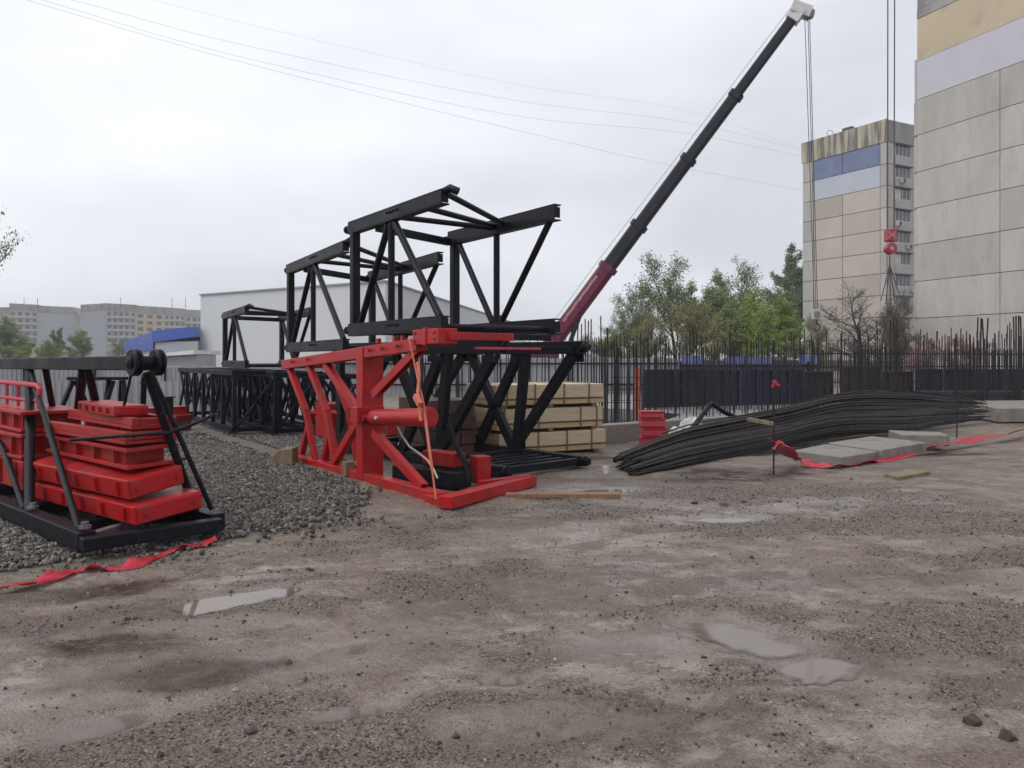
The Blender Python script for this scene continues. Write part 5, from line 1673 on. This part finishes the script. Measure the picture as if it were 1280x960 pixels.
# far blocks on the left
def farblock(label, segs, Y, floors, ztop, extra=None):
    px0, px1 = segs[0][0], segs[-1][1]
    t = thing('apartment_block', label, 'apartment block', V(((px0 + px1) / 2 - HX) / FPX * Y, Y, 0), 'far apartment blocks')
    for (p0, p1, y0, y1, mt, win) in segs:
        dY = (p0 - segs[0][0]) * 0.15
        a, b_ = at(p0, 448, Y + dY), at(p1, 448, Y + (p1 - segs[0][0]) * 0.15)
        za, zb = at(p0, y0, a.y).z, at(p1, y1, b_.y).z
        bk_ = V(-4, 14, 0)
        aa, bb_ = V(a.x, a.y, 0), V(b_.x, b_.y, 0)
        MB().hexa([aa, bb_, bb_ + bk_, aa + bk_, aa + V(0, 0, za - 3), bb_ + V(0, 0, zb - 3), bb_ + bk_ + V(0, 0, zb - 3), aa + bk_ + V(0, 0, za - 3)]).build('wall', M[mt], t)
        MB().hexa([aa + V(0, -0.2, za - 2.99), bb_ + V(0, -0.2, zb - 2.99), bb_ + bk_ + V(0, 0, zb - 2.99), aa + bk_ + V(0, 0, za - 2.99), aa + V(0, -0.2, za), bb_ + V(0, -0.2, zb), bb_ + bk_ + V(0, 0, zb), aa + bk_ + V(0, 0, za)]).build('parapet', M['parapet2'], t)
        if win:
            nwin = win
            for f in range(5):
                for i in range(nwin):
                    s_ = (i + 0.2) / nwin
                    p = aa.lerp(bb_, s_); q = aa.lerp(bb_, s_ + 0.55 / nwin)
                    zz_ = za + (zb - za) * s_ - 3 - 2.9 * f - 2.3
                    if zz_ < 2: continue
                    MB().hexa([p + V(0, -0.1, zz_), q + V(0, -0.1, zz_), q + V(0, 0.2, zz_), p + V(0, 0.2, zz_), p + V(0, -0.1, zz_ + 1.6), q + V(0, -0.1, zz_ + 1.6), q + V(0, 0.2, zz_ + 1.6), p + V(0, 0.2, zz_ + 1.6)]).build('window', M['glass'], t)
                if win >= 4:
                    for s0, s1 in ((0.05, 0.95),):
                        p = aa.lerp(bb_, s0); q = aa.lerp(bb_, s1)
                        zz_ = za - 3 - 2.9 * f - 2.75
                        MB().hexa([p + V(0, -0.9, zz_ - 0.6), q + V(0, -0.9, zz_ - 0.6), q + V(0, -0.02, zz_ - 0.6), p + V(0, -0.02, zz_ - 0.6), p + V(0, -0.9, zz_ + 0.35), q + V(0, -0.9, zz_ + 0.35), q + V(0, -0.02, zz_ + 0.35), p + V(0, -0.02, zz_ + 0.35)]).build('balcony', M['balcony'], t)
    for px in (extra or []):
        b_ = at(px, 385, Y + 4)
        MB().tube([b_, b_ + V(0, 0, 4.5)], 0.12, 5).build('aerial', M['joint'], t)
    return t


farblock('far grey apartment block at the picture edge, with a blank end wall', [(-40, 12, 385, 384, 'farwall', 4), (12, 48, 379, 381, 'farwall', 4), (48.1, 93, 382, 384, 'farpale', 0), (93.1, 98, 385, 394, 'fargreen', 0)], 330, 9, 24, (30, 47))
farblock('far apartment block with a yellow middle part above the blue roof', [(101, 133, 381, 379, 'farpale', 0), (133.1, 170, 379, 381, 'farwall', 5), (170.1, 205, 382, 384, 'faryellow', 3), (205.1, 232, 384, 386, 'farwall', 4), (232.1, 262, 387, 388, 'farwall', 4)], 330, 9, 24, (151, 215, 232))


# ------------------------------------------------------------------ truck crane
tc = thing('truck_crane', 'truck crane beyond the fence with a long raised maroon and black telescopic boom', 'crane', V(1.2, 45.5, 0))
bt, bh = at(694, 424, 45), at(998, 14, 41.5)
bdir = (bh - bt).normalized()
bl_ = (bh - bt).length


def bp(px, py):
    f = (px - 694) / (998 - 694)
    return bt.lerp(bh, f)


def octbar(p, q, w, h, up):
    d = (q - p).normalized(); sd = d.cross(up).normalized(); u = sd.cross(d).normalized()
    prof = [(-0.5, -0.28), (-0.28, -0.5), (0.28, -0.5), (0.5, -0.28), (0.5, 0.36), (0.4, 0.5), (-0.4, 0.5), (-0.5, 0.36)]
    vs = [e + sd * a * w + u * b_ * h for e in (p, q) for a, b_ in prof]
    n = 8
    return MB().add(vs, [tuple(range(n - 1, -1, -1)), tuple(range(n, 2 * n))] + [(i, (i + 1) % n, n + (i + 1) % n, n + i) for i in range(n)])


upb = V(0, 0, 1)
secs = [(684, 766, 0.78, 0.9, 'maroon'), (762, 806, 0.7, 0.8, 'boom'), (804, 868, 0.62, 0.71, 'boom'), (866, 926, 0.54, 0.62, 'boom'), (924, 994, 0.46, 0.53, 'boom')]
for i, (a, b_, w_, h_, mt) in enumerate(secs):
    s = octbar(bp(a, 0), bp(b_, 0), w_, h_, upb).build('boom_section', M[mt], tc, 0.02)
    e = bp(b_, 0)
    mb = octbar(e - bdir * 0.3, e + bdir * 0.05, w_ + 0.14, h_ + 0.16, upb)
    sd = bdir.cross(upb).normalized(); u_ = sd.cross(bdir)
    mb.bar(e - u_ * (h_ * 0.62) - bdir * 0.12, e + u_ * (h_ * 0.66) - bdir * 0.12, 0.12, 0.14, bdir)
    mb.build('collar', M[mt], s, 0.01)
# pale lettering stripe on the boom foot is illegible in the picture: short worn marks only
sd = bdir.cross(upb).normalized(); u_ = sd.cross(bdir)
mb = MB()
for k in range(9):
    c = bp(712 + 5 * k, 0) + u_ * (0.18 + 0.02 * (k % 2)) + sd * (0.39 + 0.006)
    mb.box(c, (0.34, 0.14, 0.012), bdir, u_, sd)
mb.build('lettering_stripe', M['palered'], tc)
# head with sheaves
e = bh
mb = MB()
for s_ in (-0.3, 0.3):
    mb.box(e + sd * s_ + V(0.15, 0, 0.05), (1.1, 0.08, 0.62), (0.93, -0.02, -0.36), sd, None if False else (0.36, 0.0, 0.93))
mb.box(e - bdir * 0.25, (0.7, 0.7, 0.7), bdir, sd, u_)
mb.build('boom_head', M['white'], tc, 0.02)
for dx, r in ((0.0, 0.26), (0.62, 0.24)):
    MB().lathe(e + V(dx, 0, 0.1 - dx * 0.4) - sd * 0.2, sd, [(0, r), (0.1, r), (0.14, r - 0.06), (0.26, r - 0.06), (0.3, r), (0.4, r)], 20).build('sheave', M['steel'], tc, 0, True)
# luffing cylinder and winch rope
lc = at(711, 432, 44.6); lc2 = at(725, 394, 44.6)
MB().tube([lc, lc2], 0.13, 12).build('luffing_cylinder', M['boom'], tc, 0, True)
MB().tube([bp(700, 0) + u_ * 0.7, bp(760, 0) + u_ * 0.72, bh + u_ * 0.45], 0.012, 5).build('winch_rope', M['rope'], tc)
# turntable, cabin, chassis
cb = V(1.2, 45.5, 0)
MB().box(cb + V(0, 0, 1.05), (9.0, 2.4, 0.5)).build('chassis', M['boom'], tc, 0.04)
MB().lathe(cb + V(0.9, 0, 1.3), V(0, 0, 1), [(0, 0.9), (0.3, 0.9)], 24).build('turntable', M['boom'], tc)
MB().box(cb + V(0.6, 0, 2.0), (1.9, 1.5, 0.8)).build('superstructure', M['maroon'], tc, 0.05)
cab = MB().hexa([cb + V(-4.9, -1.2, 0.8), cb + V(-3.2, -1.2, 0.8), cb + V(-3.2, 1.2, 0.8), cb + V(-4.9, 1.2, 0.8), cb + V(-4.7, -1.15, 1.55), cb + V(-3.2, -1.15, 1.55), cb + V(-3.2, 1.15, 1.55), cb + V(-4.7, 1.15, 1.55)]).build('cab', M['maroon'], tc, 0.06)
for x_ in (-3.9, -2.3, 1.9, 3.2):
    for y_ in (-1.1, 1.1):
        wl = MB().lathe(cb + V(x_, y_ - 0.15, 0.5), V(0, 1, 0), [(0, 0.4), (0.03, 0.5), (0.27, 0.5), (0.3, 0.4)], 24).build('wheel', M['rubber'], tc, 0, True)
        MB().lathe(cb + V(x_, y_ - 0.16, 0.5), V(0, 1, 0), [(0, 0.25), (0.32, 0.25)], 16).build('rim', M['steel'], wl)
# hoist ropes of this crane and its hook block
hb = thing('hook_block', 'pale pinkish hook block hanging low on the boom ropes before the farther block', 'hook block', at(1021, 398, 41.3))
for a, b_ in (((1006, 22), (1018, 388)), ((1010, 24), (1020, 388)), ((1012, 24), (1022, 388))):
    p, q = at(*a, 41.4), at(*b_, 41.3)
    MB().tube([p, p.lerp(q, 0.5), q], 0.02, 5).build('rope', M['rope'], hb)
MB().box(at(1020, 393, 41.3), (0.42, 0.3, 0.55)).build('cheek', M['balcony'], hb, 0.05)
MB().lathe(at(1020, 393, 41.3) + V(0, -0.2, 0), V(0, 1, 0), [(0, 0.16), (0.4, 0.16)], 16).build('sheave', M['steel'], hb)
hk = at(1021, 401, 41.3)
MB().tube([hk + V(0, 0, 0.1), hk + V(0, 0, -0.15)] + [hk + V(0.17 * math.sin(q), 0, -0.34 + 0.17 * math.cos(q)) for q in (i * 0.5 for i in range(1, 10))], 0.055, 8).build('hook', M['rope'], hb, 0, True)

# second hook with slings
h2_ = thing('hook_block', 'red and white hook block with hanging slings before the farther block corner', 'hook block', at(1113, 318, 36))
for x_, xb_ in ((1110, 1109.5), (1119, 1117.5)):
    MB().tube([at(x_, -260, 36), at(xb_, 288, 36)], 0.028, 6).build('rope', M['rope'], h2_)
c = at(1113, 294, 36)
MB().box(c, (0.5, 0.34, 0.62)).build('cheek', M['hookred'], h2_, 0.06)
mb = MB()
for s_ in (-1, 1):
    mb.box(c + V(0, -0.174, 0), (0.46, 0.008, 0.05), V(0.77, 0, 0.64 * s_), V(0, 1, 0), V(-0.64 * s_, 0, 0.77))
    c = c + V(0, -0.005, 0)
mb.build('pale_stripe', M['palered'], h2_)
c2_ = at(1113, 311, 36)
MB().lathe(c2_ + V(0, -0.16, 0), V(0, 1, 0), [(0, 0.22), (0.04, 0.27), (0.28, 0.27), (0.32, 0.22)], 20).build('sheave', M['hookred'], h2_, 0, True)
MB().lathe(c2_ + V(0, -0.175, 0), V(0, 1, 0), [(0, 0.1), (0.02, 0.1)], 14).build('hub', M['palered'], h2_)
for x_, y_ in ((1101, 376), (1107, 380), (1113, 384), (1119, 380), (1124, 368)):
    q = at(x_, y_, 36)
    MB().tube([at(1112, 319, 36), at(1112, 330, 36), at(1112, 330, 36).lerp(q, 0.5) + V(0, 0, -0.05), q], 0.026, 5).build('sling', M['rope'], h2_)

# overhead cables: from over the yard to the roof of the farther block
cbl = [([(-60, -26), (40, 2), (330, 85), (660, 166), (830, 205), (1004, 238)], 'overhead cable sagging lowest across the sky'),
       ([(-60, -35), (60, 2), (330, 78), (660, 147), (860, 167), (1004, 196)], 'overhead cable second lowest across the sky'),
       ([(-60, -34), (98, 2), (330, 62), (660, 128), (865, 154), (1004, 188)], 'overhead cable third lowest across the sky'),
       ([(0, -60), (200, 2), (430, 58), (660, 108), (865, 140), (1006, 187)], 'faintest and highest overhead cable across the sky')]
for k, (pp, lb) in enumerate(cbl):
    pts = []
    for px, py in pp:
        f = (px + 60) / 1064
        Yc = 1.0 / (1 / 26.0 * (1 - f) + 1 / 106.0 * f)
        pts.append(at(px, py, Yc))
    fine = [poly(pts, i / 40) for i in range(41)]
    rad = [(0.0052, 0.005, 0.0046, 0.003)[k] * (0.6 + p.y / 60) for p in fine]
    o = MB().tube(fine, rad, 5).build('overhead_cable', M['cable'], None, loc=pts[0]); tag(o, lb, 'cable', 'overhead cables')


# ------------------------------------------------------------------ trees
def make_tree(seed, H, spread, levels=4, leaf=0.1, nleaf=5000, trunk_r=None, bare=False, up=0.55, base=0.22, nb=(5, 5, 4)):
    """returns (branch mesh arrays, leaf arrays) for a tree of height H"""
    rr = random.Random(seed)
    mb = MB()
    tips = []

    def grow(p, d, L, r, lev):
        n = 4 if lev < 2 else 3
        pts = [p]; q = p.copy(); dd = d.copy()
        for i in range(n):
            dd = (dd + V(rr.gauss(0, .13), rr.gauss(0, .13), rr.gauss(0.04, .06)) * (1.0 if lev else 0.35)).normalized()
            q = q + dd * L / n
            pts.append(q.copy())
        rs = [max(0.011, r * (1 - 0.65 * i / n)) for i in range(n + 1)]
        mb.tube(pts, rs, 6 if lev == 0 else 4 if lev < 3 else 3, False)
        if lev >= levels:
            tips.append((pts[-1], L)); tips.append((pts[-2], L))
            return
        k = nb[min(lev, len(nb) - 1)]
        for i in range(k):
            f = (base if lev == 0 else 0.25) + (1 - (base if lev == 0 else 0.25)) * (i + rr.random() * 0.8) / k
            j = min(int(f * n), n - 1)
            o_ = pts[j].lerp(pts[j + 1], f * n - j)
            an = rr.random() * 6.283
            sp_ = V(math.cos(an), math.sin(an), 0)
            nd = (dd * up + sp_ * spread * (1.1 - 0.35 * f) + V(0, 0, 0.28)).normalized()
            grow(o_, nd, L * rr.uniform(0.46, 0.66) * (1.1 - 0.35 * f), r * 0.5 * (1 - 0.4 * f), lev + 1)
        grow(pts[-1], dd, L * 0.5, r * 0.36, lev + 1)

    grow(V(0, 0, 0), V(0, 0, 1), H * 0.62, trunk_r or H * 0.016, 0)
    top_ = max(t[0].z for t in tips)
    k = H / top_
    V_ = np.array(mb.v) * k
    F_ = mb.f
    T = np.array([tuple(t[0]) for t in tips]) * k
    idx = rng.integers(0, len(T), nleaf)
    c = T[idx] + rng.normal(0, 0.024 * H * (0.5 + 0.5 * spread), (nleaf, 3)) * np.array([1, 1, 0.8])
    s = leaf * (0.55 + 0.9 * rng.random(nleaf))
    a = rng.normal(size=(nleaf, 3)); a /= np.linalg.norm(a, axis=1)[:, None]
    b_ = np.cross(a, rng.normal(size=(nleaf, 3))); b_ /= np.linalg.norm(b_, axis=1)[:, None]
    q = np.stack([c - a * s[:, None], c - b_ * s[:, None] * 0.55, c + a * s[:, None], c + b_ * s[:, None] * 0.55], 1).reshape(-1, 3)
    return V_, F_, q


def tree_meshes(name, lm, bm, **kw):
    V_, F_, q = make_tree(**kw)
    me = bpy.data.meshes.new(name + '_trunk')
    me.from_pydata([tuple(v) for v in V_], [], F_)
    me.materials.append(bm)
    me.polygons.foreach_set('use_smooth', [True] * len(me.polygons))
    lf = None
    if len(q):
        lf = fastmesh(name + '_crown', q, np.arange(len(q)).reshape(-1, 4), lm)
    return me, lf


def plant(kindname, meshes, loc, scale, rot, label, cat='tree', group=None, wide=1.0):
    t = thing(kindname, label, cat, loc, group)
    for nm, me in (('trunk', meshes[0]), ('crown', meshes[1])):
        if me is None: continue
        o = meshobj(nm, me, t)
        o.scale = (scale * wide, scale * wide, scale)
        o.rotation_euler = (0, 0, rot)


TA = tree_meshes('sparse', M['leafgrey'], M['bark'], seed=3, H=10, spread=0.62, levels=3, leaf=0.065, nleaf=11000, nb=(8, 6, 5))
TBm = tree_meshes('olive', M['leaf2'], M['bark'], seed=8, H=10, spread=0.7, levels=3, leaf=0.085, nleaf=20000, nb=(8, 6, 5), base=0.12)
TC = tree_meshes('fresh', M['leaf1'], M['bark'], seed=15, H=10, spread=0.75, levels=3, leaf=0.09, nleaf=22000, nb=(8, 6, 5), base=0.1)
TD = tree_meshes('dense', M['leaf3'], M['bark'], seed=21, H=10, spread=0.4, levels=3, leaf=0.085, nleaf=32000, nb=(10, 5, 4), base=0.1)
TE = tree_meshes('bare', M['barkgrey'], M['barkgrey'], seed=30, H=10, spread=1.15, levels=4, leaf=0.02, nleaf=0, nb=(7, 6, 5, 4), base=0.12, trunk_r=0.26)
TG = tree_meshes('budding', M['leafbrown'], M['bark'], seed=51, H=10, spread=0.8, levels=3, leaf=0.07, nleaf=14000, nb=(8, 6, 5), base=0.08)
TF = tree_meshes('russet', M['leaf4'], M['bark'], seed=37, H=10, spread=0.75, levels=3, leaf=0.06, nleaf=16000, nb=(8, 6, 5), base=0.08)
TS = tree_meshes('shrub', M['leaf2'], M['barkgrey'], seed=44, H=10, spread=1.1, levels=3, leaf=0.16, nleaf=7000, nb=(10, 6, 4), base=0.03)


def ztop(py, Y): return CAM_H + (HY - py) / FPX * Y
def put(meshes, kind_, px, pytop, Y, label, rot=0.0, wide=1.0, group='trees beyond the fence', cat='tree'):
    h = ztop(pytop, Y)
    plant(kind_, meshes, V((px - HX) / FPX * Y, Y, 0), h / 10, rot, label, cat, group, wide)


put(TA, 'broadleaf_tree', 786, 360, 58, 'grey green sparse tree standing alone nearest to the crane boom', 0.3, 1.05)
put(TA, 'broadleaf_tree', 845, 312, 60, 'tallest of the sparse grey green trees, right of the boom', 2.1, 1.2)
put(TA, 'broadleaf_tree', 922, 326, 64, 'second tallest sparse grey green tree, nearer to the farther block', 4.0, 1.1)
put(TF, 'broadleaf_tree', 815, 385, 56, 'low russet tree filling the gap left of the tallest tree', 1.0, 1.2)
put(TBm, 'broadleaf_tree', 866, 352, 62, 'olive green tree just right of the tallest trunk', 2.6, 0.9)
put(TBm, 'broadleaf_tree', 893, 338, 66, 'olive green tree between the two tall sparse ones', 5.2, 0.85)
put(TC, 'broadleaf_tree', 940, 362, 58, 'fresh green bushy tree below the second tallest sparse tree', 0.4, 1.1)
put(TBm, 'broadleaf_tree', 915, 375, 55, 'low olive tree with many stems before the taller ones', 3.3, 1.2)
put(TC, 'broadleaf_tree', 976, 372, 60, 'fresh green bushy tree close to the farther block wall', 3.9, 1.1)
put(TC, 'broadleaf_tree', 957, 385, 54, 'low fresh green tree between the two bushy green ones', 1.9, 1.3)
put(TF, 'broadleaf_tree', 880, 372, 53, 'low russet tree under the olive trees, behind the blue fence', 5.9, 1.3)
put(TBm, 'broadleaf_tree', 800, 395, 60, 'low olive tree between the lone sparse tree and the russet one', 2.9, 1.3)
put(TBm, 'broadleaf_tree', 765, 408, 66, 'low olive tree just right of the boom foot', 0.6, 1.3)
put(TD, 'poplar_tree', 1001, 308, 112, 'dark green tall tree half hidden behind the farther block', 0.9, 0.85)
put(TD, 'poplar_tree', 984, 372, 100, 'dark green lower tree beside the half hidden tall one', 2.2, 1.2)
put(TF, 'broadleaf_tree', 735, 415, 64, 'small pale russet tree seen low behind the boom foot', 4.4, 1.5)
put(TE, 'bare_tree', 1076, 352, 60, 'leafless spreading tree in front of the farther block', 0.7, 1.35, None)
put(TE, 'bare_tree', 1100, 372, 64, 'smaller leafless tree beside the corner of the farther block', 2.7, 1.3, None)
put(TF, 'broadleaf_tree', 1024, 386, 62, 'thin flowering tree at the foot of the farther block edge', 5.0, 0.8, None)
put(TG, 'broadleaf_tree', 1126, 364, 57, 'brownish green tree squeezed between the two panel blocks', 1.7, 0.75, None)
put(TG, 'broadleaf_tree', 1110, 384, 55, 'lower brownish green tree under the red hook block', 4.1, 0.9, None)
# blossom shrubs at the foot of the near block
for px, lb, r in ((1160, 'pink blossom shrub by the corner of the near block', 0.2), (1200, 'pink blossom shrub below the joint of the near block', 2.3)):
    Y = 47 if px > 1180 else 51
    m_ = (TS[0], TS[1].copy()); m_[1].materials[0] = M['blossom']
    plant('blossom_shrub', m_, V((px - HX) / FPX * Y, Y, 0), ztop(418, Y) / 10, r, lb, 'shrub', 'blossom shrubs', 1.1)
# far left trees
fl = [(4, 396, 110, TBm, 'broadleaf_tree', 'olive tree at the picture edge before the far grey block'), (30, 420, 120, TC, 'broadleaf_tree', 'round bright green tree low before the far grey block'),
      (62, 424, 118, TC, 'broadleaf_tree', 'round green tree below the blank end wall of the far block'), (72, 410, 130, TD, 'poplar_tree', 'slim dark tree between the two far blocks'),
      (99, 412, 125, TBm, 'broadleaf_tree', 'dull olive tree below the gap of the far blocks'), (145, 421, 122, TA, 'broadleaf_tree', 'grey leafed tree beside the blue roof'), (-20, 405, 115, TC, 'broadleaf_tree', 'green tree mostly outside the picture edge')]
for i, (px, py, Y, ms_, kn, lb) in enumerate(fl):
    if px < -10: continue
    put(ms_, kn, px, py, Y, lb, i * 1.3, 1.5 if kn != 'poplar_tree' else 0.9, 'far trees before the blocks')
# near tree whose twigs reach in at the left edge
put(TA, 'broadleaf_tree', -62, 180, 26, 'thin leafed tree reaching in with its twigs at the left picture edge', 1.1, 0.62, None)

# ------------------------------------------------------------------ damp air
hz = bpy.data.materials.new('damp_air')
hz.use_nodes = True
hn = hz.node_tree
hn.nodes.remove(hn.nodes['Principled BSDF'])
pv = node(hn, 'ShaderNodeVolumePrincipled')
pv.inputs['Color'].default_value = (0.95, 0.96, 1.0, 1)
pv.inputs['Density'].default_value = HAZE
hn.links.new(pv.outputs[0], hn.nodes['Material Output'].inputs['Volume'])
o = MB().box((0, 0, 19), (1830, 1830, 42)).build('haze', hz, None)
tag(o, 'thin damp haze lying over the whole yard and the blocks beyond', 'haze', kind='stuff')

# ------------------------------------------------------------------ camera
cam = bpy.data.cameras.new('camera')
cam.sensor_width = 36
cam.lens = FPX / 1280 * 36
cam.shift_y = -(480 - HY) / 1280
cam.clip_end = 6000
cam.clip_start = 0.05
co = bpy.data.objects.new('camera', cam)
COL.objects.link(co)
co.location = (0, 0, CAM_H)
co.rotation_euler = (math.radians(90), 0, 0)
scene.camera = co

# ------------------------------------------------------------------ light: overcast sky, very soft sun
SUN_EL, SUN_ROT = math.radians(50), math.radians(-115)
w = bpy.data.worlds.new('World')
scene.world = w
w.use_nodes = True
nt = w.node_tree
L = nt.links.new
bg = nt.nodes['Background']
sky = node(nt, 'ShaderNodeTexSky', sky_type='NISHITA')
sky.sun_disc = False
sky.sun_elevation = SUN_EL
sky.sun_rotation = SUN_ROT
bg.inputs['Strength'].default_value = 0.08
L(sky.outputs[0], bg.inputs['Color'])
tcw = node(nt, 'ShaderNodeTexCoord')
mpw = node(nt, 'ShaderNodeMapping')
mpw.inputs['Scale'].default_value = (1.0, 1.0, 2.6)
mpw.inputs['Location'].default_value = (0.35, 0.2, 0.1)
L(tcw.outputs['Generated'], mpw.inputs[0])
nw = node(nt, 'ShaderNodeTexNoise')
nw.inputs['Scale'].default_value = 2.1
nw.inputs['Detail'].default_value = 5
nw.inputs['Roughness'].default_value = 0.45
L(mpw.outputs[0], nw.inputs['Vector'])
# the cloud deck is thinner towards the sun (up and to the left)
dt = node(nt, 'ShaderNodeVectorMath', operation='DOT_PRODUCT')
dt.inputs[1].default_value = (-0.45, 0.25, 0.75)
L(tcw.outputs['Generated'], dt.inputs[0])
ad = node(nt, 'ShaderNodeMath', operation='MULTIPLY_ADD')
L(dt.outputs['Value'], ad.inputs[0]); ad.inputs[1].default_value = 0.42
L(nw.outputs['Fac'], ad.inputs[2])
rp = node(nt, 'ShaderNodeValToRGB')
rp.color_ramp.elements[0].position = 0.5; rp.color_ramp.elements[0].color = (0.62, 0.635, 0.69, 1)
rp.color_ramp.elements[1].position = 0.9; rp.color_ramp.elements[1].color = (0.92, 0.935, 0.965, 1)
e_ = rp.color_ramp.elements.new(0.68); e_.color = (0.77, 0.785, 0.84, 1)
L(ad.outputs[0], rp.inputs[0])
bg2 = node(nt, 'ShaderNodeBackground')
bg2.inputs['Strength'].default_value = 1.0
L(rp.outputs[0], bg2.inputs['Color'])
mxw = node(nt, 'ShaderNodeMixShader')
mxw.inputs[0].default_value = 0.93
L(bg.outputs[0], mxw.inputs[1]); L(bg2.outputs[0], mxw.inputs[2])
L(mxw.outputs[0], nt.nodes['World Output'].inputs['Surface'])

sl = bpy.data.lights.new('sun', 'SUN')
sl.energy = 1.0
sl.angle = math.radians(35)
sl.color = (1.0, 0.97, 0.93)
so = bpy.data.objects.new('sun', sl)
COL.objects.link(so)
# sky rotation is measured from +Y towards +X
sdir = V(math.sin(SUN_ROT) * math.cos(SUN_EL), math.cos(SUN_ROT) * math.cos(SUN_EL), math.sin(SUN_EL))
so.rotation_euler = sdir.to_track_quat('Z', 'Y').to_euler()

scene.view_settings.view_transform = 'Standard'
scene.view_settings.look = 'None'
scene.view_settings.exposure = 0.27
scene.view_settings.gamma = 1.0
scene.view_settings.use_curve_mapping = False
scene.render.engine = 'CYCLES'
scene.cycles.use_denoising = True
scene.cycles.max_bounces = 6
